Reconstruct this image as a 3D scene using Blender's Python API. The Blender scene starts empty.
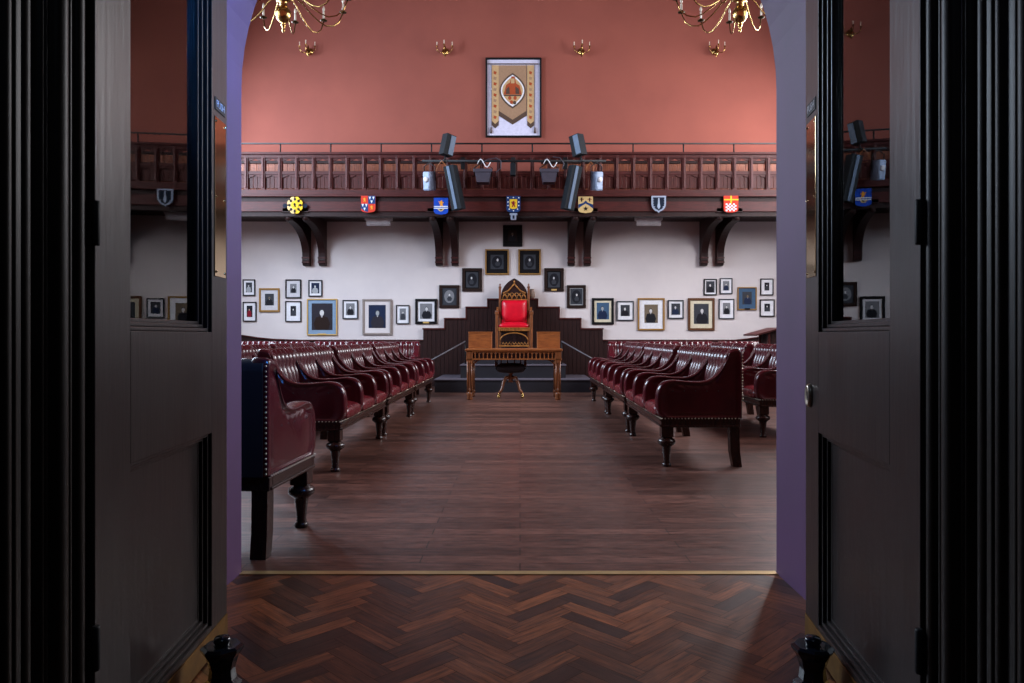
import bpy, bmesh, math, random
from mathutils import Vector, Matrix
random.seed(7)
PI = math.pi
C = bpy.context.scene.collection
F, VX, HY, EYE = 730.0, 520.0, 335.0, 1.05
def wx(px, d): return (px - VX) * d / F
def wz(py, d): return EYE + (HY - py) * d / F

# ------------------------------------------------------------------ materials
def lin(c):
    return tuple(((v / 255) / 12.92 if v / 255 <= 0.04045 else ((v / 255 + 0.055) / 1.055) ** 2.4) for v in c) + (1,)
def base(name):
    m = bpy.data.materials.new(name); m.use_nodes = True
    nt = m.node_tree; b = nt.nodes['Principled BSDF']
    return m, nt, b
def coords(nt, scale=(1, 1, 1), rot=(0, 0, 0)):
    tc = nt.nodes.new('ShaderNodeTexCoord'); mp = nt.nodes.new('ShaderNodeMapping')
    mp.inputs['Scale'].default_value = scale; mp.inputs['Rotation'].default_value = rot
    nt.links.new(tc.outputs['Object'], mp.inputs['Vector'])
    if rot != (0, 0, 0):
        m2 = nt.nodes.new('ShaderNodeMapping'); m2.inputs['Rotation'].default_value = rot; mp.inputs['Rotation'].default_value = (0, 0, 0)
        nt.links.new(tc.outputs['Object'], m2.inputs['Vector']); nt.links.new(m2.outputs['Vector'], mp.inputs['Vector'])
    return mp.outputs['Vector']
def noise(nt, vec, scale, detail=4, rough=0.6):
    n = nt.nodes.new('ShaderNodeTexNoise'); n.inputs['Scale'].default_value = scale
    n.inputs['Detail'].default_value = detail; n.inputs['Roughness'].default_value = rough
    nt.links.new(vec, n.inputs['Vector']); return n.outputs['Fac']
def ramp(nt, fac, c0, c1, p0=0.3, p1=0.7):
    r = nt.nodes.new('ShaderNodeValToRGB')
    r.color_ramp.elements[0].position = p0; r.color_ramp.elements[0].color = lin(c0)
    r.color_ramp.elements[1].position = p1; r.color_ramp.elements[1].color = lin(c1)
    nt.links.new(fac, r.inputs['Fac']); return r.outputs['Color']
def bump(nt, b, fac, strength, dist=0.01):
    bp = nt.nodes.new('ShaderNodeBump'); bp.inputs['Strength'].default_value = strength
    bp.inputs['Distance'].default_value = dist
    nt.links.new(fac, bp.inputs['Height']); nt.links.new(bp.outputs['Normal'], b.inputs['Normal'])
def maprange(nt, fac, a, b_):
    m = nt.nodes.new('ShaderNodeMapRange'); m.inputs['To Min'].default_value = a; m.inputs['To Max'].default_value = b_
    nt.links.new(fac, m.inputs['Value']); return m.outputs['Result']
def plain(name, c, rough=0.5, metal=0.0, c2=None, sc=8, stretch=(1, 1, 1), bmp=0, spec=0.5, rv=0):
    m, nt, b = base(name)
    b.inputs['Roughness'].default_value = rough; b.inputs['Metallic'].default_value = metal
    b.inputs['Specular IOR Level'].default_value = spec
    v = coords(nt, stretch); f = noise(nt, v, sc)
    if c2 is None: c2 = tuple(min(255, int(k * 0.85)) for k in c)
    nt.links.new(ramp(nt, f, c2, c), b.inputs['Base Color'])
    if bmp: bump(nt, b, f, bmp)
    if rv:
        f2 = noise(nt, coords(nt), 3.0)
        nt.links.new(maprange(nt, f2, rough - rv, rough + rv), b.inputs['Roughness'])
    return m

M = {}
M['terracotta'] = plain('terracotta_paint', (142, 74, 60), 0.85, c2=(130, 66, 54), sc=0.9, bmp=0.05)
M['cream'] = plain('cream_paint', (208, 198, 196), 0.75, c2=(198, 188, 188), sc=1.3, bmp=0.05)
M['purple'] = plain('purple_paint', (74, 34, 78), 0.65, c2=(65, 30, 69), sc=2.5, bmp=0.05)
M['handrail'] = plain('handrail_metal', (92, 88, 94), 0.5)
M['lobby_wall'] = plain('lobby_paint', (60, 45, 40), 0.7)
M['plaster'] = plain('ceiling_boards', (84, 52, 44), 0.8)
M['dark_varnish'] = plain('dark_door_varnish', (40, 33, 32), 0.32, c2=(30, 25, 24), sc=5, stretch=(6, 6, 0.6), bmp=0.12, rv=0.1, spec=.32)
M['jamb'] = plain('dark_jamb_varnish', (34, 25, 19), 0.45, c2=(22, 16, 13), sc=5, stretch=(6, 6, 0.5), bmp=0.1, spec=.22)
M['mahogany'] = plain('mahogany', (78, 30, 27), 0.45, c2=(50, 19, 18), sc=6, stretch=(1, 8, 8), bmp=0.05, spec=.25)
M['mahogany_v'] = plain('mahogany_upright', (82, 31, 27), 0.45, c2=(52, 19, 18), sc=6, stretch=(8, 8, 1), bmp=0.05, spec=.25)
M['black_wood'] = plain('blackened_oak', (46, 24, 22), 0.5, c2=(32, 17, 17), sc=6, stretch=(8, 8, 1), bmp=0.05, spec=.2)
M['pew'] = plain('warm_lit_pew_oak', (146, 74, 38), 0.5, c2=(90, 42, 26), sc=5, stretch=(8, 8, 1))  # pew oak with the warm gallery light put into its colour
M['leg_wood'] = plain('leg_mahogany', (50, 27, 21), 0.26, c2=(30, 16, 14), sc=8, stretch=(6, 6, 1), spec=.4)
M['oak'] = plain('golden_oak', (160, 94, 46), 0.38, c2=(112, 60, 30), sc=6, stretch=(1, 6, 6))
M['oak_v'] = plain('golden_oak_upright', (136, 78, 40), 0.38, c2=(88, 47, 25), sc=6, stretch=(6, 6, 1))
M['gilt'] = plain('gilded_carving', (196, 132, 62), 0.42, metal=0.35, c2=(130, 80, 38), sc=20)
M['leather'] = plain('oxblood_leather', (76, 19, 27), 0.22, c2=(60, 14, 21), sc=5, bmp=0.06, rv=0.07)
M['leather_seat'] = plain('worn_oxblood_leather', (104, 24, 32), 0.27, c2=(84, 19, 26), sc=5, bmp=0.06, rv=0.07)
M['leather_back'] = plain('dark_backing_cloth', (30, 19, 24), 0.7)
M['red'] = plain('scarlet_leather', (214, 14, 40), 0.33, c2=(190, 8, 34), sc=6, bmp=0.05)
M['brass'] = plain('brass', (196, 164, 104), 0.2, metal=1.0, c2=(170, 136, 80), sc=30)
M['bright_brass'] = plain('polished_plate', (214, 190, 146), 0.1, metal=1.0, c2=(196, 170, 126), sc=3)
M['pan'] = plain('tarnished_pan', (70, 56, 30), 0.35, metal=0.9)
M['old_brass'] = plain('dull_brass', (150, 112, 52), 0.4, metal=0.9, c2=(110, 80, 40), sc=12)
M['nail'] = plain('nail_head_trim', (190, 178, 160), 0.3, metal=0.8)
M['iron'] = plain('black_iron', (20, 19, 22), 0.6, spec=.25)
M['gloss_black'] = plain('black_cast_gloss', (16, 22, 32), 0.15)
M['carpet_step'] = plain('dark_stage_boards', (26, 23, 32), 0.5, c2=(18, 16, 22), sc=4, bmp=0.05)
M['nosing'] = plain('worn_step_edge', (84, 76, 86), 0.55)
M['spk_black'] = plain('speaker_cabinet', (18, 22, 28), 0.7, spec=.2)
M['spk_grille'] = plain('speaker_grille', (84, 104, 130), 0.6)
M['lamp_white'] = plain('pale_lamp_casing', (140, 156, 184), 0.5)
M['lamp_dark'] = plain('dark_lamp_casing', (62, 58, 70), 0.45)
M['white_plastic'] = plain('white_plastic', (208, 204, 208), 0.4)
M['ivory'] = plain('ivory_candle', (230, 220, 200), 0.4)
M['radiator'] = plain('radiator_paint', (92, 98, 122), 0.4)
M['stone'] = plain('stoneware', (150, 124, 108), 0.6, c2=(110, 90, 80), sc=30)
M['strip'] = plain('brass_strip', (214, 186, 130), 0.35, metal=0.7)
def flat(name, c, r=0.6): return plain(name, c, r, c2=tuple(int(k * .93) for k in c), sc=25, spec=.12)
for k, c in dict(black=(20, 18, 20), white=(226, 224, 228), offwhite=(200, 196, 200), gold=(150, 112, 62), gold2=(196, 160, 96), silver=(140, 128, 122),
                 darkbrown=(40, 26, 22), brown=(96, 62, 40), blue_mat=(128, 152, 178), charcoal=(46, 42, 50), pic_blue=(64, 90, 118), grey=(120, 120, 124),
                 grey_l=(160, 162, 164), grey_d=(58, 60, 66), ink=(30, 30, 36), navy=(30, 40, 66), skin=(190, 150, 130), paleface=(206, 202, 202),
                 maroon=(128, 24, 40), sepia=(112, 98, 82), sh_red=(198, 56, 40), sh_blue=(28, 72, 176), sh_dblue=(30, 56, 104), sh_yellow=(222, 180, 44),
                 sh_cream=(206, 176, 120), sh_orange=(224, 146, 46), sh_white=(214, 220, 230), sh_navy=(16, 26, 44), sh_grey=(150, 160, 180),
                 banner=(156, 124, 98), banner_d=(84, 66, 56), banner_gold=(188, 154, 112), banner_mat=(206, 202, 222), rust=(160, 74, 44),
                 cream_mat=(214, 204, 178), olive=(74, 70, 58)).items():
    M[k] = flat(k + '_ink', c)

# floors
m, nt, b = base('brown_plank_floor')
v = coords(nt)
br = nt.nodes.new('ShaderNodeTexBrick'); nt.links.new(v, br.inputs['Vector'])
br.inputs['Scale'].default_value = 1; br.inputs['Brick Width'].default_value = 1.25; br.inputs['Row Height'].default_value = 0.12
br.inputs['Mortar Size'].default_value = 0.003; br.offset = 0.37; br.inputs['Bias'].default_value = -0.1
br.inputs['Color1'].default_value = lin((128, 92, 82)); br.inputs['Color2'].default_value = lin((80, 56, 50)); br.inputs['Mortar'].default_value = lin((26, 18, 18))
g = noise(nt, coords(nt, (2.2, 16, 1)), 3.0, 8, 0.75)
gr = ramp(nt, g, (76, 66, 68), (255, 240, 232), 0.36, 0.64)
mx = nt.nodes.new('ShaderNodeMix'); mx.data_type = 'RGBA'; mx.blend_type = 'MULTIPLY'; mx.inputs[0].default_value = 1
nt.links.new(br.outputs['Color'], mx.inputs[6]); nt.links.new(gr, mx.inputs[7]); nt.links.new(mx.outputs[2], b.inputs['Base Color'])
nt.links.new(maprange(nt, noise(nt, coords(nt, (1, 6, 1)), 2.5, 6), 0.26, 0.46), b.inputs['Roughness'])
b.inputs['Specular IOR Level'].default_value = .38
bump(nt, b, g, 0.2, 0.004)
M['planks'] = m
m, nt, b = base('herringbone_parquet')
at = nt.nodes.new('ShaderNodeAttribute'); at.attribute_name = 'block'
sep = nt.nodes.new('ShaderNodeSeparateColor'); nt.links.new(at.outputs['Color'], sep.inputs['Color'])
c = ramp(nt, sep.outputs['Red'], (52, 29, 22), (150, 92, 58), 0.0, 1.0)
ga = noise(nt, coords(nt, (1, 14, 1), (0, 0, PI / 4)), 5, 8, .7); gb = noise(nt, coords(nt, (14, 1, 1), (0, 0, PI / 4)), 5, 8, .7)
mg = nt.nodes.new('ShaderNodeMix'); mg.data_type = 'FLOAT'
nt.links.new(sep.outputs['Green'], mg.inputs[0]); nt.links.new(gb, mg.inputs[2]); nt.links.new(ga, mg.inputs[3])
gr = ramp(nt, mg.outputs[0], (78, 70, 70), (255, 240, 230), 0.34, 0.66)
mx = nt.nodes.new('ShaderNodeMix'); mx.data_type = 'RGBA'; mx.blend_type = 'MULTIPLY'; mx.inputs[0].default_value = 1
nt.links.new(c, mx.inputs[6]); nt.links.new(gr, mx.inputs[7]); nt.links.new(mx.outputs[2], b.inputs['Base Color'])
nt.links.new(maprange(nt, noise(nt, coords(nt), 4, 6), 0.26, 0.5), b.inputs['Roughness'])
bump(nt, b, mg.outputs[0], 0.15, 0.003)
M['parquet'] = m
# thin glass: see-through with a Fresnel reflection
m = bpy.data.materials.new('window_glass'); m.use_nodes = True; nt = m.node_tree; nt.nodes.clear()
o = nt.nodes.new('ShaderNodeOutputMaterial'); mix = nt.nodes.new('ShaderNodeMixShader'); tr = nt.nodes.new('ShaderNodeBsdfTransparent')
gl = nt.nodes.new('ShaderNodeBsdfGlossy'); gl.inputs['Roughness'].default_value = 0.0
tr.inputs['Color'].default_value = (.9, .92, .92, 1)
fr = nt.nodes.new('ShaderNodeFresnel'); fr.inputs['IOR'].default_value = 1.7
nt.links.new(fr.outputs[0], mix.inputs[0]); nt.links.new(tr.outputs[0], mix.inputs[1]); nt.links.new(gl.outputs[0], mix.inputs[2]); nt.links.new(mix.outputs[0], o.inputs['Surface'])
M['glass'] = m

# ------------------------------------------------------------------ mesh builder
class MB:
    def __init__(s): s.v = []; s.f = []; s.m = []; s.sm = []
    def add(s, vs, fs, m=0, smooth=False):
        o = len(s.v); s.v += [tuple(p) for p in vs]
        for f in fs: s.f.append([i + o for i in f]); s.m.append(m); s.sm.append(smooth)
    def box(s, x0, x1, y0, y1, z0, z1, m=0, bev=0.0, T=None):
        if x0 > x1: x0, x1 = x1, x0
        if y0 > y1: y0, y1 = y1, y0
        if z0 > z1: z0, z1 = z1, z0
        if bev > 0:
            bev = min(bev, (x1 - x0) / 2.01, (y1 - y0) / 2.01, (z1 - z0) / 2.01)
            bm = bmesh.new(); bmesh.ops.create_cube(bm, size=1)
            for q in bm.verts: q.co = Vector((x0 + (q.co.x + .5) * (x1 - x0), y0 + (q.co.y + .5) * (y1 - y0), z0 + (q.co.z + .5) * (z1 - z0)))
            bmesh.ops.bevel(bm, geom=bm.edges[:], offset=bev, segments=2, affect='EDGES', profile=.5)
            bm.verts.index_update()
            vs = [q.co.copy() for q in bm.verts]; fs = [[q.index for q in f.verts] for f in bm.faces]; bm.free()
        else:
            vs = [Vector(p) for p in ((x0, y0, z0), (x1, y0, z0), (x1, y1, z0), (x0, y1, z0), (x0, y0, z1), (x1, y0, z1), (x1, y1, z1), (x0, y1, z1))]
            fs = [(0, 3, 2, 1), (4, 5, 6, 7), (0, 1, 5, 4), (1, 2, 6, 5), (2, 3, 7, 6), (3, 0, 4, 7)]
        if T: vs = [T @ p for p in vs]
        s.add(vs, fs, m); return s
    def prism(s, pts, lo, hi, axis='y', m=0, T=None):
        def P(a, b, c): return Vector((c, a, b)) if axis == 'x' else Vector((a, c, b)) if axis == 'y' else Vector((a, b, c))
        n = len(pts); vs = [P(a, b, lo) for a, b in pts] + [P(a, b, hi) for a, b in pts]
        if T: vs = [T @ p for p in vs]
        s.add(vs, [list(range(n))[::-1], list(range(n, 2 * n))] + [(i, (i + 1) % n, n + (i + 1) % n, n + i) for i in range(n)], m); return s
    def poly(s, pts, y, m=0):
        s.add([(a, y, b) for a, b in pts], [list(range(len(pts)))], m); return s
    def lathe(s, prof, cx=0, cy=0, cz=0, seg=20, m=0, T=None, smooth=True):
        vs = []; k = len(prof)
        for i in range(seg):
            a = 2 * PI * i / seg
            for r, z in prof: vs.append(Vector((cx + r * math.cos(a), cy + r * math.sin(a), cz + z)))
        if T: vs = [T @ p for p in vs]
        fs = [(i * k + j, ((i + 1) % seg) * k + j, ((i + 1) % seg) * k + j + 1, i * k + j + 1) for i in range(seg) for j in range(k - 1)]
        s.add(vs, fs, m, smooth)
        s.add([vs[i * k] for i in range(seg)], [list(range(seg))[::-1]], m); s.add([vs[i * k + k - 1] for i in range(seg)], [list(range(seg))], m)
        return s
    def tube(s, pts, r, seg=8, m=0, T=None):
        pts = [Vector(p) for p in pts]; n = len(pts); rr = r if isinstance(r, (list, tuple)) else [r] * n
        vs = []; up = None
        for i, p in enumerate(pts):
            t = (pts[min(i + 1, n - 1)] - pts[max(i - 1, 0)]).normalized()
            if up is None:
                up = Vector((0, 0, 1)) if abs(t.z) < .9 else Vector((1, 0, 0))
            up = (up - t * up.dot(t)).normalized(); w = t.cross(up)
            for j in range(seg):
                a = 2 * PI * j / seg; vs.append(p + (up * math.cos(a) + w * math.sin(a)) * rr[i])
        if T: vs = [T @ p for p in vs]
        fs = [(i * seg + j, i * seg + (j + 1) % seg, (i + 1) * seg + (j + 1) % seg, (i + 1) * seg + j) for i in range(n - 1) for j in range(seg)]
        s.add(vs, fs, m, True); s.add(vs[:seg], [list(range(seg))[::-1]], m); s.add(vs[-seg:], [list(range(seg))], m)
        return s
    def ball(s, x, y, z, r, m=0, seg=10, sz=1.0):
        pr = [(r * math.sin(PI * i / 8) + 1e-5, -r * sz * math.cos(PI * i / 8)) for i in range(9)]
        return s.lathe(pr, x, y, z, seg, m)
    def grid(s, fn, nu, nv, m=0, closeu=False, smooth=True):
        vs = [fn(i, j) for i in range(nu) for j in range(nv)]
        fs = [(i * nv + j, ((i + 1) % nu) * nv + j, ((i + 1) % nu) * nv + (j + 1) % nv, i * nv + (j + 1) % nv) for i in range(nu if closeu else nu - 1) for j in range(nv - 1)]
        s.add(vs, fs, m, smooth); return s
    def build(s, name, mats, parent=None, loc=(0, 0, 0), rotz=0, recalc=True):
        me = bpy.data.meshes.new(name); me.from_pydata(s.v, [], s.f)
        for mt in (mats if isinstance(mats, (list, tuple)) else [mats]): me.materials.append(M[mt] if isinstance(mt, str) else mt)
        for p, a, b_ in zip(me.polygons, s.m, s.sm): p.material_index = a; p.use_smooth = b_
        if recalc:
            bm = bmesh.new(); bm.from_mesh(me); bmesh.ops.remove_doubles(bm, verts=bm.verts[:], dist=1e-6)
            bmesh.ops.recalc_face_normals(bm, faces=bm.faces[:]); bm.to_mesh(me); bm.free()
        me.update()
        o = bpy.data.objects.new(name, me); C.objects.link(o); o.location = loc; o.rotation_euler = (0, 0, rotz)
        if parent: o.parent = parent
        return o
def tag(o, label, cat, group=None, kind=None):
    o['label'] = label; o['category'] = cat
    if group: o['group'] = group
    if kind: o['kind'] = kind
    return o
def thing(name, label, cat, loc=(0, 0, 0), rotz=0, group=None):
    o = bpy.data.objects.new(name, None); C.objects.link(o); o.location = loc; o.rotation_euler = (0, 0, rotz); o.empty_display_size = .1
    return tag(o, label, cat, group)
def struct(o, label=None, cat=None):
    o['kind'] = 'structure'
    if label: o['label'] = label; o['category'] = cat
    return o
def copy_tree(o, parent=None):
    c = o.copy(); C.objects.link(c); c.parent = parent
    for ch in list(o.children): copy_tree(ch, c)
    return c
def spot(t, label, loc, rotz=0, group=None):
    t['label'] = label; t.location = loc; t.rotation_euler = (0, 0, rotz)
    if group: t['group'] = group
    return t
def ell(cx, cz, rx, rz, n=20): return [(cx + rx * math.cos(2 * PI * i / n), cz + rz * math.sin(2 * PI * i / n)) for i in range(n)]

# ------------------------------------------------------------------ the room
XL, XR, YN, YF, ZC = -6.5, 6.25, 3.22, 15.0, 8.5
AL, AR = -1.229, 1.131
ACX, AW, ASP = (AL + AR) / 2, (AR - AL) / 2, 2.13
mb = MB(); mb.box(XL, XR, YN + .02, YF, -0.1, 0)
struct(mb.build('floor', 'planks'), 'brown wooden plank floor of the hall', 'floor')
# herringbone floor of the doorway and lobby
mb = MB(); L_, W_ = 0.28, 0.07; n_ = 4; cols = []
ca, sa = math.cos(PI / 4), math.sin(PI / 4)
def clip(poly, ax, lim, keep_less):
    out = []
    for i in range(len(poly)):
        p, q = poly[i], poly[(i + 1) % len(poly)]
        pi_, qi = (p[ax] <= lim) == keep_less or p[ax] == lim, (q[ax] <= lim) == keep_less or q[ax] == lim
        if pi_: out.append(p)
        if pi_ != qi:
            t = (lim - p[ax]) / (q[ax] - p[ax]); out.append(tuple(p[k] + t * (q[k] - p[k]) for k in range(2)))
    return out
LX0, LX1, LY0 = -2.4, 2.4, -3.0
gp = 0.0008
for k in range(-70, 90):
    for j in range(-14, 15):
        for kind in (0, 1):
            x0 = k * W_ + j * 2 * L_; y0 = k * W_
            r = (x0, y0, x0 + L_, y0 + W_) if kind == 0 else (x0 + L_, y0 + W_ - L_, x0 + L_ + W_, y0 + W_)
            pts = [(r[0] + gp, r[1] + gp), (r[2] - gp, r[1] + gp), (r[2] - gp, r[3] - gp), (r[0] + gp, r[3] - gp)]
            pts = [(a * ca - b_ * sa, a * sa + b_ * ca) for a, b_ in pts]
            for ax, lim, kl in ((0, LX0, False), (0, LX1, True), (1, -0.6, False), (1, 3.205, True)):
                if pts: pts = clip(pts, ax, lim, kl)
            if len(pts) >= 3:
                # only inside lobby or passage
                cy_ = sum(p[1] for p in pts) / len(pts)
                if cy_ > 1.3:
                    for lim, kl in ((AL - .02, False), (AR + .02, True)):
                        if pts: pts = clip(pts, 0, lim, kl)
                if len(pts) >= 3:
                    mb.add([(a, b_, 0) for a, b_ in pts], [list(range(len(pts)))], 0); cols.append((random.random(), kind))
fl = mb.build('floor', 'parquet', recalc=False)
ca_ = fl.data.color_attributes.new('block', 'FLOAT_COLOR', 'CORNER')
for p, (rv, kd) in zip(fl.data.polygons, cols):
    for li in p.loop_indices: ca_.data[li].color = (rv, kd, 0, 1)
for p in fl.data.polygons:
    if p.normal.z < 0: p.flip()
struct(fl, 'dark herringbone parquet floor in the doorway', 'floor')
struct(MB().box(LX0, LX1, -.6, 3.205, -.1, -.002).build('floor', 'jamb'))
struct(MB().box(LX0, LX1, LY0, -.6, -.1, 0).build('floor', 'jamb'))
tag(MB().box(AL, AR, 3.195, 3.24, 0, .004, bev=.001).build('threshold_strip', 'strip'), 'thin pale brass strip across the floor between parquet and planks', 'threshold strip')

# far wall: cream below the gallery, terracotta above
mb = MB(); mb.box(XL, XR, YF, YF + .3, 0, 3.42, 0); mb.box(XL, XR, YF, YF + .3, 3.42, ZC, 1)
struct(mb.build('wall_far', ['cream', 'terracotta']), 'far wall, cream below the balcony and terracotta above', 'wall')
def sidewall(name, x0, x1):
    mb = MB(); ys = [YN]; wins = [5.2, 7.9, 10.6, 13.3]
    for w in wins: ys += [w - .7, w + .7]
    ys.append(YF)
    mb.box(x0, x1, YN, YF, 0, 1.1, 2); mb.box(x0, x1, YN, YF, 1.1, 3.42, 0); mb.box(x0, x1, YN, YF, 6.6, ZC, 1)
    for i in range(0, len(ys), 2): mb.box(x0, x1, ys[i], ys[i + 1], 3.42, 6.6, 1)
    return struct(mb.build(name, ['cream', 'terracotta', 'black_wood']))
sidewall('wall_left', XL - .3, XL); sidewall('wall_right', XR, XR + .3)
k = 0
for sx, xx in ((-1, XL - .2), (1, XR + .1)):
    for w in (5.2, 7.9, 10.6, 13.3):
        k += 1
        wn = bpy.data.objects.new('window_%d' % k, None); C.objects.link(wn); wn.location = (xx, w, 3.42); struct(wn)
        mb = MB()
        mb.box(0, .1, -.7, -.63, 0, 3.18); mb.box(0, .1, .63, .7, 0, 3.18); mb.box(0, .1, -.63, .63, 0, .07); mb.box(0, .1, -.63, .63, 3.11, 3.18)
        mb.box(.02, .08, -.02, .02, .07, 3.11)
        for zz in (.8, 1.6, 2.4): mb.box(.02, .08, -.63, .63, zz, zz + .03)
        mb.build('window_frame', 'mahogany', wn)
        MB().box(.045, .05, -.63, .63, .07, 3.11).build('pane', 'glass', wn)
struct(MB().box(XL - .3, XR + .3, YN, YF + .3, ZC, ZC + .2).build('ceiling', 'plaster'))
# arch wall, 1.57 m deep, with a barrel-arched passage
mb = MB(); Y0, Y1 = 1.66, YN; na = 40
arc = [(ACX + AW * math.cos(PI - PI * i / na), ASP + AW * math.sin(PI - PI * i / na)) for i in range(na + 1)]
for i in range(na):
    (a, b_), (c_, d_) = arc[i], arc[i + 1]
    mb.add([(a, Y0, b_), (c_, Y0, d_), (c_, Y1, d_), (a, Y1, b_)], [(0, 1, 2, 3)], 1, True)
    for yy, mm in ((Y0, 2), (Y1, 3)): mb.add([(a, yy, b_), (c_, yy, d_), (c_, yy, ZC), (a, yy, ZC)], [(0, 1, 2, 3)], mm)
for x in (AL, AR): mb.add([(x, Y0, 0), (x, Y1, 0), (x, Y1, ASP), (x, Y0, ASP)], [(0, 1, 2, 3)], 1)
for yy, m1, m2 in ((Y0, 2, 2), (Y1, 0, 3)):
    for xa, xb in ((XL, AL), (XR, AR)):
        mb.add([(xa, yy, 0), (xb, yy, 0), (xb, yy, ASP), (xa, yy, ASP)], [(0, 1, 2, 3)], m1)
        mb.add([(xa, yy, ASP), (xb, yy, ASP), (xb, yy, ZC), (xa, yy, ZC)], [(0, 1, 2, 3)], m2)
struct(mb.build('wall_near', ['black_wood', 'purple', 'lobby_wall', 'terracotta'], recalc=False), 'deep arched opening painted purple between lobby and hall', 'wall')
# lobby side wall with the door opening, jamb mouldings
HL, HR, HYL, HYR = -.952, .888, 1.635, 1.62
mb = MB(); mb.box(LX0, -1.10, 1.30, 1.655, 0, 4); mb.box(1.04, LX1, 1.30, 1.655, 0, 4); mb.box(-1.10, 1.04, 1.30, 1.655, 2.62, 4)
struct(mb.build('wall_front', 'lobby_wall'))
mb = MB(); mb.box(LX0 - .2, LX0, LY0, 1.655, 0, 4); mb.box(LX1, LX1 + .2, LY0, 1.655, 0, 4); mb.box(LX0, LX1, LY0 - .2, LY0, 0, 4)
struct(mb.build('wall_back', 'lobby_wall'))
struct(MB().box(LX0 - .2, LX1 + .2, LY0 - .2, 1.655, 4, 4.1).build('ceiling', 'lobby_wall'))
def jamb(name, sg, xb, ylast):
    beads = [(1.60, .016), (1.572, .006), (1.530, .022), (1.49, .005), (1.455, .014), (1.42, .005), (1.392, .012), (1.35, .006), (1.322, .016)]
    pts = []; N = 260
    for i in range(N + 1):
        y = ylast - (ylast - 1.285) * i / N
        f = 0
        for yc, r in beads:
            d = r * r - (y - yc) ** 2
            if d > 0: f = max(f, math.sqrt(d))
        f -= 0.02 * max(0, min(1, (1.50 - y) / .02)) * (1 if y > 1.44 else .6)
        pts.append((xb - sg * f, y))
    pts = pts + [(sg * 1.45, 1.285), (sg * 1.45, 1.30), (sg * (1.12 if sg < 0 else 1.06), 1.30), (sg * (1.10 if sg < 0 else 1.04), ylast)]
    return struct(MB().prism(pts, 0, 2.62, 'z').build(name, 'jamb'), 'dark moulded door jamb on the ' + ('left' if sg < 0 else 'right'), 'door jamb')
jamb('trim_1', -1, -.972, 1.655); jamb('trim_2', 1, .908, 1.655)

# ------------------------------------------------------------------ door leaves
def text_mesh(txt, size, name, mat, parent, loc, rot):
    cu = bpy.data.curves.new(name, 'FONT'); cu.body = txt; cu.size = size; cu.align_x = 'CENTER'; cu.align_y = 'CENTER'; cu.extrude = .0005
    to = bpy.data.objects.new(name, cu); C.objects.link(to)
    me = bpy.data.meshes.new_from_object(to.evaluated_get(bpy.context.evaluated_depsgraph_get()))
    C.objects.unlink(to); bpy.data.objects.remove(to)
    me.materials.clear(); me.materials.append(M[mat])
    o = bpy.data.objects.new(name, me); C.objects.link(o); o.parent = parent; o.location = loc; o.rotation_euler = rot
    return o
def door(name, loc, rotz, s, w, side):
    t = bpy.data.objects.new(name, None); C.objects.link(t); t.location = loc; t.rotation_euler = (0, 0, rotz)
    struct(t, side + ' dark varnished door leaf with glazed upper panel, standing open', 'door')
    H = 2.5; T_ = .055; a, b_ = .175, w - .15
    mb = MB()
    def bx(x0, x1, y0, y1, z0, z1, m=0, bev=.002): mb.box(x0, x1, y0 * s, y1 * s, z0, z1, m, bev)
    bx(0, a, 0, T_, .004, H); bx(b_, w, 0, T_, .004, H)
    for z0, z1 in ((.004, .1), (.73, 1.06), (2.33, H)): bx(a, b_, 0, T_, z0, z1)
    # stepped mouldings round the glass and the lower panel
    for (z0, z1) in ((1.06, 2.33), (.1, .73)):
        for i, (ins, d0) in enumerate(((0, .010), (.012, .022), (.022, .032))):
            e = .012
            bx(a + ins, a + ins + e, d0, T_ - .004, z0, z1, bev=.003); bx(b_ - ins - e, b_ - ins, d0, T_ - .004, z0, z1, bev=.003)
            bx(a + ins, b_ - ins, d0, T_ - .004, z0 + ins, z0 + ins + e, bev=.003); bx(a + ins, b_ - ins, d0, T_ - .004, z1 - ins - e, z1 - ins, bev=.003)
    mb.build('door_frame', 'dark_varnish', t)
    mb = MB(); bx(a + .03, b_ - .03, .034, .046, .12, .71); mb.build('panel', 'dark_varnish', t)
    mb = MB(); bx(a + .03, b_ - .03, .040, .045, 1.085, 2.305, bev=0); mb.build('glass_pane', 'glass', t)
    mb = MB(); bx(.01, w - .004, -.004, 0, .006, .085, bev=.001); k = mb.build('kick_plate', 'old_brass', t); k['label'] = 'dull brass kick plate'
    mb = MB(); bx(w - .128, w - .02, -.003, 0, 1.245, 1.775, bev=.001)
    for zz in (1.26, 1.51, 1.76):
        for xx in (w - .118, w - .03): mb.ball(xx, -.003 * s, zz, .004)
    k = mb.build('push_plate', 'bright_brass', t); k['label'] = 'polished brass push plate'
    mb = MB(); bx(w - .125, w - .025, -.003, 0, 1.798, 1.840, bev=.001); sg = mb.build('sign', 'iron', t); sg['label'] = 'small black PUSH sign'
    text_mesh('PUSH', .034, 'lettering', 'offwhite', sg, (w - .075, -.0036 * s, 1.819), (PI / 2, 0, 0 if s > 0 else PI))
    mb = MB()
    for zz in (.3, 1.25, 2.2): mb.lathe([(.007, 0), (.009, .005), (.009, .095), (.007, .1)], -.004, -.004 * s, zz, 12)
    mb.build('hinge', 'iron', t)
    return t, w
dl, wl = door('door_1', (HL, HYL, 0), math.atan2(2.54 - HYL, -1.019 - HL), 1, .905, 'left')
wr = math.hypot(.994 - HR, 2.54 - HYR)
dr, _ = door('door_2', (HR, HYR, 0), math.atan2(2.54 - HYR, .994 - HR), -1, wr, 'right')
mb = MB(); TT = Matrix.Translation((wr - .06, 0, .845)) @ Matrix.Diagonal((.62, 1, 1, 1)) @ Matrix.Rotation(-PI / 2, 4, 'X')
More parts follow.
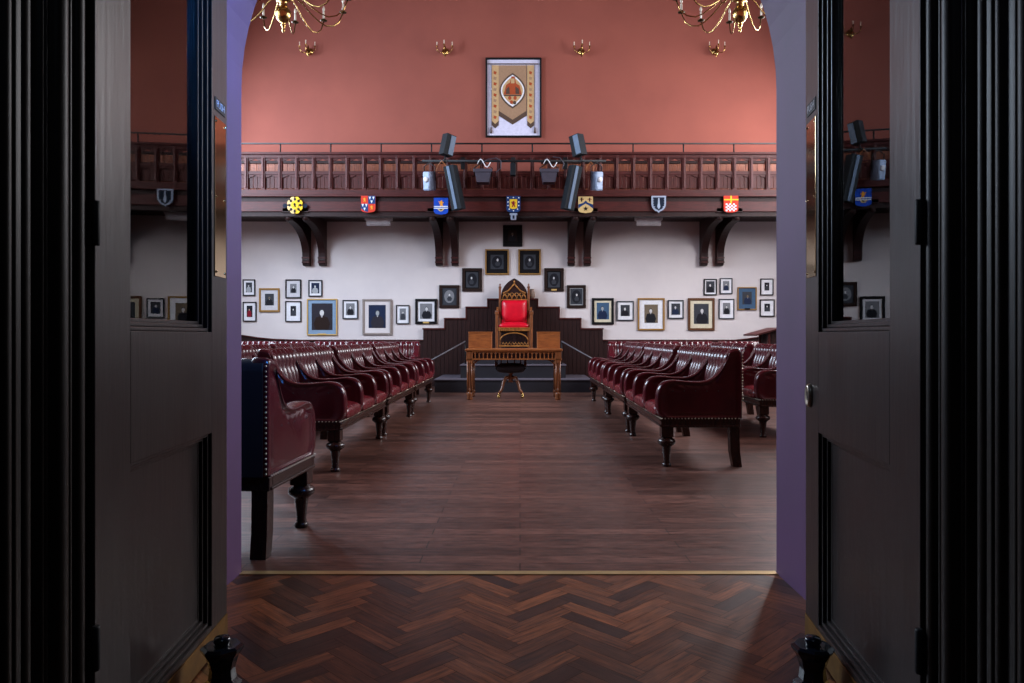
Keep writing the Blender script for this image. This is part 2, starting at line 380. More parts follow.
mb.lathe([(.001, 0), (.040, 0), (.040, .005), (.036, .012), (.033, .014), (.028, .011), (.001, .011)], seg=24, T=TT)
mb.box(wr - .0625, wr - .0575, .0105, .0125, .83, .858, 1)
k = mb.build('lock_escutcheon', ['nail', 'black'], dr); k['label'] = 'oval brass keyhole escutcheon'

# cast doorstops at the feet of both leaves
def doorstop(loc, rz, label):
    t = thing('doorstop', label, 'doorstop', loc, rz, 'cast doorstops at the door leaves')
    mb = MB(); mb.lathe([(.001, 0), (.055, 0), (.055, .018), (.040, .03), (.036, .06), (.046, .095), (.060, .115), (.062, .124), (.052, .130), (.030, .128), (.001, .126)], seg=8, smooth=False)
    mb.build('body', 'gloss_black', t)
    mb = MB(); mb.lathe([(.028, .124), (.02, .132), (.026, .142), (.022, .152), (.001, .155)], seg=12); mb.build('knob', 'gloss_black', t)
    return t
doorstop((-.885, 2.17, 0), .3, 'black cast iron doorstop at the foot of the left door leaf')
doorstop((.87, 2.17, 0), -.3, 'black cast iron doorstop at the foot of the right door leaf')

# ------------------------------------------------------------------ leather benches
BL = .93
def arm_profile():
    ctrl = [(-.30, .385), (-.345, .43), (-.352, .52), (-.345, .60), (-.318, .655), (-.27, .685), (-.20, .692), (-.10, .682), (0, .680), (.07, .695), (.13, .735), (.18, .80), (.215, .87), (.24, .925), (.29, .942), (.325, .92), (.33, .75), (.33, .55), (.33, .385)]
    out = []
    n = len(ctrl)
    for i in range(n - 1):  # catmull-rom
        p0, p1, p2, p3 = ctrl[max(i - 1, 0)], ctrl[i], ctrl[i + 1], ctrl[min(i + 2, n - 1)]
        for k in range(3):
            t = k / 3
            out.append(tuple(.5 * (2 * p1[c] + (-p0[c] + p2[c]) * t + (2 * p0[c] - 5 * p1[c] + 4 * p2[c] - p3[c]) * t * t + (-p0[c] + 3 * p1[c] - 3 * p2[c] + p3[c]) * t ** 3) for c in range(2)))
    out.append(ctrl[-1]); return out
def arm_mesh(x):
    mb = MB(); pr = arm_profile(); n = len(pr); cx, cz = .08, .52
    rings = [(-.036, .42), (-.040, .25), (-.034, .16), (-.046, .10), (-.050, .05), (-.043, .018), (-.022, 0), (.022, 0), (.043, .018), (.050, .05), (.046, .10), (.034, .16), (.040, .25), (.036, .42)]
    def fn(i, j):
        dx, k = rings[i]; y, z = pr[j % n]
        if .1 < k < .3 and z > .64 and -.32 < y < .2: dx *= 1 - .34 * (.5 + .5 * math.cos(2 * PI * (y + .22) / .09)) * (1 if k < .2 else .5)
        if k == .42: dx *= 1.12
        return (x + dx, y + (cx - y) * k, z + (cz - z) * k)
    vs = [fn(i, j) for i in range(len(rings)) for j in range(n)]
    fs = [(i * n + j, i * n + (j + 1) % n, (i + 1) * n + (j + 1) % n, (i + 1) * n + j) for i in range(len(rings) - 1) for j in range(n)]
    fs += [list(range(n))[::-1], [(len(rings) - 1) * n + j for j in range(n)]]
    mb.add(vs, fs, 0, True)
    for sx in (-1, 1):                       # buttons under the arm roll
        for i in range(5):
            y = -.22 + i * .09; mb.ball(x + sx * .036, y, .605, .007, 1)
    return mb
def make_bench():
    t = thing('leather_bench', 'bench', 'bench', (0, 0, 0), 0, 'buttoned oxblood leather debating benches')
    mb = MB()
    mb.box(-BL, BL, -.315, -.275, .315, .385, bev=.006); mb.box(-BL, BL, .275, .315, .315, .385, bev=.006)
    for sx in (-1, 1): mb.box(sx * BL, sx * (BL - .04), -.275, .275, .315, .385, bev=.006)
    mb.box(-BL, BL, -.328, -.30, .322, .336, bev=.005); mb.box(-BL, BL, -.325, -.30, .366, .378, bev=.004)
    for sx in (-1, 1): mb.box(sx * (BL + .008), sx * (BL - .02), -.3, .3, .320, .334, bev=.004)
    mb.box(-BL + .03, BL - .03, -.28, .28, .35, .384)
    mb.build('seat_frame', 'leg_wood', t)
    n = 70; mb = MB()
    for i in range(n + 1): mb.ball(-BL + 2 * BL * i / n, -.318, .388, .0055, seg=6)
    mb.build('nail_trim', 'nail', t)
    for sx in (-1, 1):
        mb = MB()
        for i in range(24): mb.ball(sx * (BL + .004), -.31 + i * .0265, .388, .0055, seg=6)
        mb.build('nail_trim', 'nail', t); mb = MB()
        for i in range(22): mb.ball(sx * (BL - .01), .333, .40 + i * .024, .005, seg=6)
        mb.build('nail_trim', 'nail', t)
    s = .0966; nx = 241; xs = [-.905 + 1.81 * i / (nx - 1) for i in range(nx)]
    prof = [(.165, .40), (.167, .46), (.169, .50), (.172, .54), (.174, .58), (.178, .62), (.184, .66), (.191, .70), (.199, .74), (.207, .775), (.214, .81), (.220, .84), (.225, .865), (.230, .89), (.238, .915), (.25, .934), (.28, .942), (.31, .936), (.328, .915), (.333, .88)]
    def fn(i, j):
        x = xs[i]; y, z = prof[j]
        u = x / s; v = (z - .50) / .175
        a = abs(math.sin(PI * (u + v) / 1.0 / 1)) ; b_ = abs(math.sin(PI * (u - v)))
        puff = (a * b_) ** .45
        fu = 2 * (u - math.floor(u)) - 1; flute = math.sqrt(max(0, 1 - fu * fu)) * (1 - .35 * max(0, 1 - abs(z - .60) / .05) * 1) * (1 - .35 * max(0, 1 - abs(z - .80) / .035))
        k = min(1, max(0, (z - .56) / .10))
        pf = puff * (1 - k) + flute * k
        if z > .93 or y > .30: pf = flute * max(0, 1 - (y - .24) / .06) + (1 - max(0, 1 - (y - .24) / .06))
        amp = .042
        ny, nz = (-1, .1) if y < .235 else ((-.6, .8) if y < .27 else ((0, 1) if y < .30 else (.7, .4)))
        d = -amp * (1 - pf)
        if y > .30: d = 0
        return (x, y + ny * d - (.02 if j < 14 else 0), z + nz * d)
    mb = MB(); nv_ = len(prof)
    vs = [fn(i, j) for i in range(nx) for j in range(nv_)]
    qs = [(i * nv_ + j, (i + 1) * nv_ + j, (i + 1) * nv_ + j + 1, i * nv_ + j + 1) for i in range(nx - 1) for j in range(nv_ - 1)]
    mb.add(vs, qs, 0, True)
    for fi in range(len(qs)):
        if fi % (nv_ - 1) >= nv_ - 3: mb.m[fi] = 1
    # dark cloth back, ends and underside
    x0, x1 = xs[0], xs[-1]
    mb.add([(x0, .333, .88), (x1, .333, .88), (x1, .333, .40), (x0, .333, .40)], [(0, 1, 2, 3)], 1)
    mb.add([(x0, .333, .385), (x1, .333, .385), (x1, .333, .40), (x0, .333, .40), (x0, .165, .385), (x1, .165, .385), (x1, .165, .40), (x0, .165, .40)], [(0, 1, 2, 3), (4, 5, 6, 7), (0, 1, 5, 4)], 1)
    for xx in (x0, x1): mb.add([(xx, y, z) for y, z in prof] + [(xx, .333, .385), (xx, .165, .385)], [list(range(len(prof) + 2))], 1)
    bk = mb.build('backrest', ['leather', 'leather_back'], t); bk['label'] = 'deep-buttoned leather backrest with fluted pleats'
    px = [-.88, -.2933, .2933, .88]
    for x in px: arm_mesh(x).build('armrest', ['leather', 'leather_back'], t)
    for i in range(3):
        xa, xb = px[i] + .045, px[i + 1] - .045
        mb = MB(); N, Kk = 20, 26
        def fn2(i, j, xa=xa, xb=xb):
            u = i / (N - 1) * 2 - 1; a = 2 * PI * j / Kk
            e = .45
            cy_, sy = math.cos(a), math.sin(a)
            yy = math.copysign(abs(cy_) ** e, cy_); zz = math.copysign(abs(sy) ** e, sy)
            tp = (1 - abs(u) ** 6) ** .35
            x = (xa + xb) / 2 + u * (xb - xa) / 2
            y = -.075 + .275 * yy * (.96 + .04 * tp); z = .435 + .055 * zz * (.5 + .5 * tp) + (.025 * tp * (1 - (yy * .9) ** 2) if zz > 0 else 0)
            return (x, y, z)
        vs = [fn2(i2, j2) for i2 in range(N) for j2 in range(Kk)]
        fs = [(i2 * Kk + j2, i2 * Kk + (j2 + 1) % Kk, (i2 + 1) * Kk + (j2 + 1) % Kk, (i2 + 1) * Kk + j2) for i2 in range(N - 1) for j2 in range(Kk)]
        fs += [list(range(Kk))[::-1], [(N - 1) * Kk + j2 for j2 in range(Kk)]]
        mb.add(vs, fs, 0, True); mb.build('seat_cushion', 'leather_seat', t)
    for sx in (-1, 1):
        mb = MB(); x = sx * (BL - .055); y = -.262
        mb.box(x - .048, x + .048, y - .048, y + .048, .235, .35, bev=.005)
        mb.lathe([(.001, 0), (.034, 0), (.038, .008), (.034, .022), (.026, .03), (.029, .037), (.025, .044), (.029, .09), (.036, .145), (.038, .16), (.048, .168), (.068, .184), (.072, .20), (.064, .216), (.048, .226), (.042, .24)], x, y, 0, 20)
        mb.build('leg', 'leg_wood', t)
    for sx in (-1, 1):
        mb = MB(); x = sx * (BL - .05)
        pr = [(.235, .35), (.235, .25), (.24, .12), (.262, 0), (.330, 0), (.315, .12), (.31, .25), (.31, .35)]
        mb.prism(pr, x - .038, x + .038, 'x'); mb.build('leg', 'leg_wood', t)
    return t
bench = make_bench()
R90 = PI / 2
spots = [
 ((-2.085, 3.785, 0), PI - .055, 'bench nearest on the left, seen from behind beside the doorway, facing away', None),
 ((-1.685, 6.50, 0), R90, 'nearest bench of the front left row, closest to the doorway along the aisle', None),
 ((-1.685, 8.50, 0), R90, 'middle bench of the front left row, along the aisle', None),
 ((-1.685, 10.50, 0), R90, 'farthest bench of the front left row, its end closest to the stage', None),
 ((-2.80, 7.95, 0), R90, 'near bench of the second left row, its back seen over the nearest bench', None),
 ((-2.80, 9.95, 0), R90, 'far bench of the second left row, behind the farthest front left benches', None),
 ((1.435, 6.72, 0), -R90, 'nearest bench on the right, its side panel and splayed rear leg in view', None),
 ((1.435, 8.78, 0), -R90, 'middle bench of the front right row, along the aisle', None),
 ((1.435, 10.74, 0), -R90, 'farthest bench of the front right row, its end closest to the stage', None),
 ((2.76, 8.38, 0), -R90, 'near bench of the second right row, cut off by the purple door reveal', None),
 ((2.76, 10.55, 0), -R90, 'far bench of the second right row, behind the nearest front right bench', None),
 ((-2.70, 12.60, 0), 0, 'bench along the far wall left of the stage, facing the doorway', None),
 ((-4.64, 12.60, 0), 0, 'leftmost bench along the far wall, under the leftmost portraits', None),
 ((2.48, 12.60, 0), 0, 'bench along the far wall right of the stage, facing the doorway', None),
 ((4.42, 12.60, 0), 0, 'rightmost bench along the far wall, behind the sloping lectern', None)]
for i, (loc, rz, lb, g_) in enumerate(spots):
    o = bench if i == 0 else copy_tree(bench)
    lab = ('oxblood ' if i in (4, 6) else 'oxblood leather ') + lb
    spot(o, lab, loc, rz)

# ------------------------------------------------------------------ stage, panelling, throne
SC = -.125
mb = MB()
for (x0, x1, y0, z1) in ((-1.56, 1.30, 13.33, .24), (-1.12, .86, 13.75, .49), (-.85, .62, 14.08, .75)):
    mb.box(x0, x1, y0, 14.93, 0 if z1 < .3 else z1 - .26, z1 - .02, 0); mb.box(x0 - .015, x1 + .015, y0 - .02, 14.93, z1 - .02, z1, 1, .004)
st = thing('stage_steps', 'dark three-tier stage steps under the red throne', 'stage', (0, 0, 0))
mb.build('treads', ['carpet_step', 'nosing'], st)
# stepped panelling on the far wall
steps_l = [(423, 328.6), (444.6, 318.4), (466, 307.1), (487.6, 299)]
steps_r = [(537.8, 299), (559.3, 307.1), (580.9, 318.4), (603, 328.6)]
xs_ = [wx(p, 14.93) for p, _ in steps_l]; zs_ = [wz(q, 14.93) for _, q in steps_l]
xr_ = [wx(p, 14.93) for p, _ in steps_r]
outl = [(xs_[0], 0)]
for i in range(4):
    outl.append((xs_[i], zs_[i]))
    if i < 3: outl.append((xs_[i + 1], zs_[i]))
outl.append((xr_[0], zs_[3]))
for i in range(3): outl += [(xr_[i], zs_[2 - i]), (xr_[i + 1], zs_[2 - i])] 
outl.append((xr_[3], 0))
pn = thing('stepped_panelling', 'dark boarded wall panelling rising in steps behind the throne', 'wall panelling', (0, 0, 0))
MB().prism(outl, 14.955, 14.998, 'y').build('backing', 'black_wood', pn)
mb = MB(); xb = xs_[0]
def htop(x):
    for i in range(3):
        if xs_[i] <= x < xs_[i + 1]: return zs_[i]
        if xr_[i] <= x < xr_[i + 1]: return zs_[2 - i]
    return zs_[3]
bounds = sorted(xs_ + xr_)
for a, b_ in zip(bounds[:-1], bounds[1:]):
    n = max(2, round((b_ - a) / .085)); h = htop((a + b_) / 2)
    for i in range(n): mb.box(a + (b_ - a) * i / n + .003, a + (b_ - a) * (i + 1) / n - .003, 14.935, 14.956, 0, h - .01, bev=.003)
mb.build('boards', 'black_wood', pn)
mb = MB()
for a, b_ in zip(bounds[:-1], bounds[1:]):
    h = htop((a + b_) / 2); mb.box(a - .012, b_ + .012, 14.91, 14.998, h - .02, h + .012, bev=.005)
for x, z0, z1 in [(xs_[i], zs_[i - 1], zs_[i]) for i in (1, 2, 3)] + [(xr_[i], zs_[2 - i], zs_[3 - i]) for i in (0, 1, 2)]:
    mb.box(x - .012, x + .012, 14.92, 14.998, z0, z1, bev=.004)
mb.build('capping', 'mahogany', pn)
# dado either side with a swept-up end
for nm, pts in (('trim_3', [(xs_[0], 0), (xs_[0], .935), (wx(300, 14.95), .935), (wx(272, 14.95), .955), (wx(258, 14.95), .985), (wx(243, 14.95), 1.03), (XL, 1.09), (XL, 0)]),
                ('trim_4', [(xr_[3], 0), (xr_[3], .935), (wx(735, 14.95), .935), (wx(748, 14.95), .965), (wx(775, 14.95), 1.04), (XR, 1.09), (XR, 0)])):
    mb = MB(); mb.prism(pts, 14.96, 15.0, 'y', 0)
    top = pts[1:-1]
    for (a, za), (b_, zb) in zip(top[:-1], top[1:]): mb.prism([(a, za), (b_, zb), (b_, zb + .02), (a, za + .02)], 14.93, 15.0, 'y', 1)
    struct(mb.build(nm, ['black_wood', 'mahogany']), 'dark wall dado with raised end', 'dado')
def handrail(sx, label):
    t = thing('handrail', label, 'handrail', (SC, 0, 0), 0, 'stage handrails')
    mb = MB(); a, b_ = (sx * 1.52, 13.5, .58), (sx * .93, 14.1, .93)
    mb.tube([a, b_], .013); mb.build('rail', 'handrail', t)
    mb = MB(); mb.tube([(a[0], a[1], .24), a], .012); mb.tube([(b_[0], b_[1], .49), b_], .012); mb.build('post', 'iron', t)
handrail(-1, 'thin slanting metal handrail left of the stage steps'); handrail(1, 'thin slanting metal handrail right of the stage steps')

t = thing('throne', 'tall gothic throne with scarlet leather cushion and seat on the stage', 'throne', (SC + .01, 14.5, .75))
def arch_pts(w, zs, zt, n=14):
    k = (zt - zs) / (2 * w * math.sin(PI / 3))
    L = [(w - 2 * w * math.cos(PI / 3 * i / n), zs + k * 2 * w * math.sin(PI / 3 * i / n)) for i in range(n + 1)]
    return L + [(-x, z) for x, z in L[-2::-1]]
mb = MB(); ap = arch_pts(.265, 1.08, 1.44)
mb.prism([(-.265, .35)] + ap + [(.265, .35)], .17, .21, 'y'); mb.build('back_panel', 'black_wood', t)
mb = MB()
for sx in (-1, 1):
    mb.box(sx * .265, sx * .31, .14, .20, 0, 1.24, bev=.005); mb.lathe([(.03, 0), (.03, .03), (.012, .05), (.02, .07), (.001, .10)], sx * .2875, .17, 1.24, 8)
    mb.box(sx * .262, sx * .313, .135, .205, .60, .64, bev=.004); mb.box(sx * .262, sx * .313, .135, .205, 1.02, 1.05, bev=.004)
mb.build('back_post', 'oak_v', t)
mb = MB()
g0 = [(-.23, 1.14), (-.12, 1.19), (0, 1.33), (.12, 1.19), (.23, 1.14)]
mb.tube([(x, .155, z) for x, z in g0[0:3]], .013, 6); mb.tube([(x, .155, z) for x, z in g0[2:]], .013, 6)
mb.lathe([(.001, 0), (.016, .02), (.008, .035), (.02, .05), (.001, .08)], 0, .155, 1.32, 8)
for i in range(5):
    x = -.19 + i * .095
    mb.tube([(x - .045, .158, 1.02), (x - .03, .158, 1.09), (x, .158, 1.13), (x + .03, .158, 1.09), (x + .045, .158, 1.02)], .007, 6)
    mb.tube([(x - .04, .158, 1.15), (x + .04, .158, 1.06)], .005, 6); mb.tube([(x + .04, .158, 1.15), (x - .04, .158, 1.06)], .005, 6)
mb.box(-.262, .262, .15, .172, .99, 1.02, bev=.004)
tr_ = mb.build('tracery', 'gilt', t); tr_['label'] = 'gilded gothic tracery'
def pillow(mb, x0, x1, y0, y1, z0, z1, axis):
    N = 14
    for sg in (-1, 1):
        def fn(i, j):
            u, v = i / (N - 1) * 2 - 1, j / (N - 1) * 2 - 1
            h = ((1 - u ** 4) * (1 - v ** 4)) ** .5
            if axis == 'y': return ((x0 + x1) / 2 + u * (x1 - x0) / 2, (y0 + y1) / 2 + sg * h * (y1 - y0) / 2, (z0 + z1) / 2 + v * (z1 - z0) / 2)
            return ((x0 + x1) / 2 + u * (x1 - x0) / 2, (y0 + y1) / 2 + v * (y1 - y0) / 2, (z0 + z1) / 2 + sg * h * (z1 - z0) / 2)
        mb.grid(fn, N, N)
    return mb
pillow(MB(), -.25, .25, .02, .17, .53, 1.0, 'y').build('back_cushion', 'red', t)
pillow(MB(), -.305, .305, -.30, .17, .40, .56, 'z').build('seat_cushion', 'red', t)
mb = MB(); mb.box(-.31, .31, -.30, .19, .38, .44, bev=.005)
for i in range(15): mb.box(-.29 + i * .0395, -.275 + i * .0395, -.31, -.30, .375, .42, bev=.003)
mb.box(-.32, .32, -.315, -.29, .425, .445, bev=.004); mb.build('seat_rail', 'gilt', t)
mb = MB(); A2 = [(-.27, .20)] + [(-.27 * math.cos(PI * i / 12), .20 + .14 * math.sin(PI * i / 12)) for i in range(13)] + [(.27, .20)]
mb.tube([(x, -.28, z) for x, z in A2], .012, 6)
for i in range(9): mb.tube([(-.24 + i * .06, -.28, .10), (-.21 + i * .06, -.28, .16), (-.18 + i * .06, -.28, .10)], .007, 6)
mb.box(-.30, .30, -.29, -.265, .075, .10, bev=.003); mb.build('front_tracery', 'gilt', t)
for sx in (-1, 1):
    mb = MB(); mb.box(sx * .31, sx * .365, -.31, -.255, 0, .72, bev=.006); mb.box(sx * .30, sx * .375, -.32, -.245, .70, .745, bev=.006)
    mb.lathe([(.035, 0), (.038, .02), (.02, .035), (.001, .05)], sx * .337, -.283, .745, 10)
    mb.box(sx * .30, sx * .375, -.32, -.245, 0, .05, bev=.005); mb.build('leg', 'oak_v', t)
    mb = MB(); mb.prism([(-.28, .66), (-.28, .71), (-.05, .70), (.08, .74), (.15, .86), (.15, .78), (.11, .68), (-.03, .65)], sx * .315, sx * .355, 'x'); mb.build('armrest', 'oak', t)

# table with two desk boxes
t = thing('table', 'golden oak table with gothic arcaded apron in front of the stage', 'table', (-.10, 12.14, 0))
mb = MB(); mb.box(-.79, .79, -.37, .37, .793, .825, bev=.008); mb.build('tabletop', 'oak', t)
mb = MB(); mb.box(-.73, .73, -.33, -.30, .655, .793, 0); mb.box(-.73, .73, .30, .33, .655, .793, 0); mb.box(-.73, -.70, -.3, .3, .655, .793); mb.box(.70, .73, -.3, .3, .655, .793)
mb.box(-.775, .775, -.355, -.31, .648, .668, 1, .004); mb.box(-.775, .775, -.355, -.31, .775, .793, 1, .004)
n = 22
for i in range(n):
    x = -.69 + i * 1.38 / (n - 1)
    mb.box(x - .009, x + .009, -.345, -.33, .668, .775, 1, .003)
    if i < n - 1:
        w = 1.38 / (n - 1)
        mb.tube([(x, -.338, .735), (x + w * .25, -.338, .757), (x + w * .5, -.338, .768), (x + w * .75, -.338, .757), (x + w, -.338, .735)], .006, 6, 1)
mb.build('apron', ['black_wood', 'oak'], t)
for sx in (-1, 1):
    for y in (-.31, .31):
        mb = MB(); x = sx * .715; mb.box(x - .052, x + .052, y - .045, y + .045, .63, .79, bev=.006)
        mb.lathe([(.05, .60), (.052, .63)], x, y, 0, 8, smooth=False); mb.lathe([(.040, .13), (.046, .16), (.040, .19), (.036, .4), (.040, .60)], x, y, 0, 8, smooth=False)
        for dx, dy in ((-.034, -.034), (.034, -.034), (-.034, .034), (.034, .034)): mb.tube([(x + dx, y + dy, .12), (x + dx, y + dy, .63)], .010, 8)
        mb.lathe([(.042, 0), (.048, .02), (.040, .05), (.052, .07), (.052, .11), (.042, .13)], x, y, 0, 12)
        mb.build('leg', 'oak_v', t)
for sx in (-1, 1):
    mb = MB(); mb.tube([(sx * .665, -.30, .50), (sx * .65, -.30, .58), (sx * .60, -.30, .63), (sx * .54, -.30, .655)], .012, 6); mb.build('corner_brace', 'oak_v', t)
def deskbox(x0, x1, label):
    t = thing('desk_box', label, 'desk box', ((x0 + x1) / 2, 12.2, .825), 0, 'oak boxes on the table')
    w = (x1 - x0) / 2; mb = MB(); mb.box(-w, w, -.14, .14, 0, .27, bev=.004); mb.build('case', 'oak', t)
    mb = MB(); mb.box(-w - .006, w + .006, -.146, .146, .262, .278, bev=.004); mb.build('lid', 'oak', t)
deskbox(-.85, -.47, 'plain oak box at the left end of the table'); deskbox(.285, .66, 'plain oak box at the right end of the table')
# swivel chair behind the table
t = thing('swivel_chair', 'dark leather swivel chair with brass castors under the table', 'chair', (-.14, 12.22, 0))
mb = MB(); pillow(mb, -.27, .24, -.24, .24, .42, .58, 'z'); mb.build('seat', 'leather_back', t)
mb = MB(); mb.lathe([(.05, .26), (.035, .3), (.03, .40), (.09, .43)], -.015, 0, 0, 12); mb.build('column', 'oak_v', t)
for a in (.6, PI - .6, PI + .6, -.6):
    mb = MB(); c_, s_ = math.cos(a), math.sin(a)
    mb.tube([(-.015 + c_ * r, s_ * r, z) for r, z in ((.03, .34), (.10, .33), (.15, .25), (.18, .14), (.235, .075))], [.032, .03, .026, .022, .022], 8)
    lg = mb.build('leg', 'oak_v', t)
    mb = MB(); mb.ball(-.015 + c_ * .24, s_ * .24, .028, .028); mb.tube([(-.015 + c_ * .24, s_ * .24, .04), (-.015 + c_ * .24, s_ * .24, .09)], .014, 8); mb.build('castor', 'brass', lg)
mb = MB(); bp_ = [(-.265 - .015 + 0, -.05), (-.26, .10), (-.19, .21), (-.08, .255), (.05, .255), (.16, .21), (.23, .10), (.25, -.05)]
mb.tube([(x, y, .76) for x, y in bp_], .022, 8); mb.build('back_rail', 'oak', t)
for x, y in bp_:
    mb = MB(); mb.lathe([(.010, 0), (.016, .05), (.009, .08), (.013, .14), (.010, .24)], x * .95, y * .95, .52, 8); mb.build('spindle', 'oak_v', t)

# ------------------------------------------------------------------ lectern, radiators, jar
t = thing('lectern', 'dark lectern with sloping lid behind the right benches', 'lectern', (3.98, 11.75, 0), .06)
mb = MB(); mb.prism([(-.28, 1.06), (.12, 1.17), (.28, 1.14), (.28, 1.115), (.12, 1.145), (-.28, 1.035)], -.26, .30, 'x')
mb.v = [(a[1], a[0], a[2]) for a in mb.v]; mb.build('lid', 'mahogany', t)
mb = MB(); mb.box(-.02, .24, -.20, .20, .55, 1.085, bev=.004); mb.prism([(-.20, 1.06), (-.02, 1.06), (.24, 1.06), (.24, 1.12), (.12, 1.145), (-.20, 1.055)], -.2, .2, 'x', T=Matrix(((0, 1, 0, 0), (1, 0, 0, 0), (0, 0, 1, 0), (0, 0, 0, 1)))); mb.box(-.06, .25, -.22, .22, .53, .56, bev=.004); mb.build('case', 'black_wood', t)
for x in (-.05, .22):
    mb = MB(); mb.box(x - .02, x + .02, -.2, -.16, 0, 1.09, bev=.004); mb.build('post', 'mahogany_v', t)
    mb = MB(); mb.box(x - .02, x + .02, .16, .2, 0, 1.09, bev=.004); mb.build('post', 'mahogany_v', t)
mb = MB(); mb.box(-.09, .26, -.25, .25, 0, .05, bev=.008); mb.build('foot', 'black_wood', t)
def radiator(x0, x1, label):
    t = thing('radiator', label, 'radiator', ((x0 + x1) / 2, 14.78, 0), 0, 'radiators below the portraits')
    w = (x1 - x0) / 2; mb = MB(); n = int(2 * w / .052)
    for i in range(n): 
        x = -w + (i + .5) * 2 * w / n; mb.box(x - .019, x + .019, -.09, .09, .10, .90, bev=.015)
    mb.tube([(-w, 0, .18), (w, 0, .18)], .022); mb.tube([(-w, 0, .82), (w, 0, .82)], .022); mb.build('fins', 'radiator', t)
    for sx in (-1, 1):
        mb = MB(); mb.box(sx * (w - .06), sx * (w - .10), -.06, .06, 0, .12, bev=.01); mb.build('foot', 'radiator', t)
radiator(-3.38, -2.45, 'grey-blue cast radiator against the wall left of the stage'); radiator(2.15, 3.02, 'grey-blue cast radiator against the wall right of the stage')
mb = MB(); mb.lathe([(.001, 0), (.045, 0), (.062, .04), (.064, .11), (.05, .16), (.038, .175), (.045, .19), (.04, .195), (.001, .19)], wx(532, 14.93), 14.955, zs_[3] + .012, 16)
tag(mb.build('stoneware_jar', 'stone'), 'small brown jar on the top step of panelling beside the throne', 'jar')

# ------------------------------------------------------------------ gallery
GY = 13.65
gal = thing('balcony', 'dark carved wooden balcony spanning the far wall above the portraits', 'balcony', (0, 0, 0))
Z = lambda y: wz(y, GY)
MB().box(XL, XR, GY + .02, YF, 3.38, 3.50).build('deck', 'black_wood', gal)
mb = MB()
mb.box(XL, XR, GY, GY + .12, Z(211.5), Z(201.5), 0, .006)                   # main fascia beam
mb.box(XL, XR, GY + .02, GY + .12, Z(202), Z(196), 1)
mb.box(XL, XR, GY - .04, GY + .12, Z(197), Z(194.6), 0, .01)                # projecting moulding
mb.box(XL, XR, GY - .015, GY + .12, Z(195), Z(189.5), 0, .008)
mb.box(XL, XR, GY + .03, GY + .2, Z(216), Z(211), 1)
mb.build('fascia', ['mahogany', 'black_wood'], gal)
mb = MB(); mb.box(XL, XR, GY - .04, GY + .14, Z(154.8), Z(152.3), 0, .01); mb.box(XL, XR, GY - .01, GY + .10, Z(158), Z(154.6), 0, .005)
mb.box(XL, XR, GY, GY + .08, Z(174.6), Z(171), 0, .005); mb.build('balustrade_rail', 'mahogany', gal)
pitch = .3145; x0 = wx(246.4, GY); n0 = math.ceil((XL - x0) / pitch); stiles = []
k = n0
while x0 + k * pitch < XR: stiles.append(x0 + k * pitch); k += 1
for i, x in enumerate(stiles):
    mb = MB(); mb.box(x - .036, x + .036, GY - .012, GY + .085, Z(190), Z(154.6), 0, .008)
    mb.box(x - .012, x + .012, GY - .03, GY - .01, Z(188), Z(158), 0, .008); mb.build('stile', 'mahogany_v', gal)
for a, b_ in zip(stiles[:-1], stiles[1:]):
    mb = MB(); a += .036; b_ -= .036; zl, zh = Z(188), Z(175); w = (b_ - a)
    for i in range(3): mb.box(a + w * i / 3 + .003, a + w * (i + 1) / 3 - .003, GY + .035, GY + .055, zl, zh, 0, .004)
    # ogee spandrels at the heads of panel and opening
    for nm_, zt in (('panel', Z(174.5)), ('spandrel', Z(158))):
        if nm_ == 'spandrel': mb.build('panel', 'mahogany_v', gal); mb = MB()
        pts = [(a, zt), (a, zt - .075), (a + .02, zt - .05), (a + w * .3, zt - .035), (a + w * .5, zt - .012), (a + w * .7, zt - .035), (b_ - .02, zt - .05), (b_, zt - .075), (b_, zt)]
        mb.prism(pts, GY + .012, GY + .036, 'y', 0)
    mb.build('spandrel', 'mahogany_v', gal)
rail = MB(); zr = Z(143.3); rail.tube([(XL, GY + .02, zr), (XR, GY + .02, zr)], .016, 8)
for i in range(0, len(stiles), 3):
    x = stiles[i] ; rail.tube([(x, GY + .02, Z(153)), (x, GY + .02, zr)], .014, 8)
gr_ = rail.build('guard_rail', 'iron', gal); gr_['label'] = 'thin black iron guard rail'
PX = [-4.20, -1.49, 1.21, 3.92]
for xc in PX:
    for dx in (-.163, .163):
        x = xc + dx; mb = MB()
        zt, zb = 3.40, wz(266, 15)
        out = [(15.0, zt)] + [(GY + .10, zt), (GY + .06, zt - .10), (GY + .12, zt - .17)]
        for i in range(13):
            a = i / 12 * PI / 2
            out.append((GY + .20 + (14.86 - GY - .20) * math.sin(a), zt - .19 - (zt - .19 - zb - .18) * (1 - math.cos(a))))
        out += [(14.85, zb + .10), (14.88, zb + .02), (14.93, zb), (15.0, zb)]
        mb.prism(out, x - .07, x + .07, 'x', 0)
        for zz in (zb + .05, zb + .14): mb.box(x - .078, x + .078, 14.84, 15.0, zz, zz + .028, 1, .004)
        mb.box(x - .085, x + .085, GY + .0, GY + .30, zt - .06, zt + .03, 0, .008)
        mb.lathe([(.001, 0), (.05, .02), (.055, .07), (.035, .10)], x, GY + .10, zt - .20, 12, 0)
        mb.build('bracket', ['black_wood', 'mahogany'], gal)
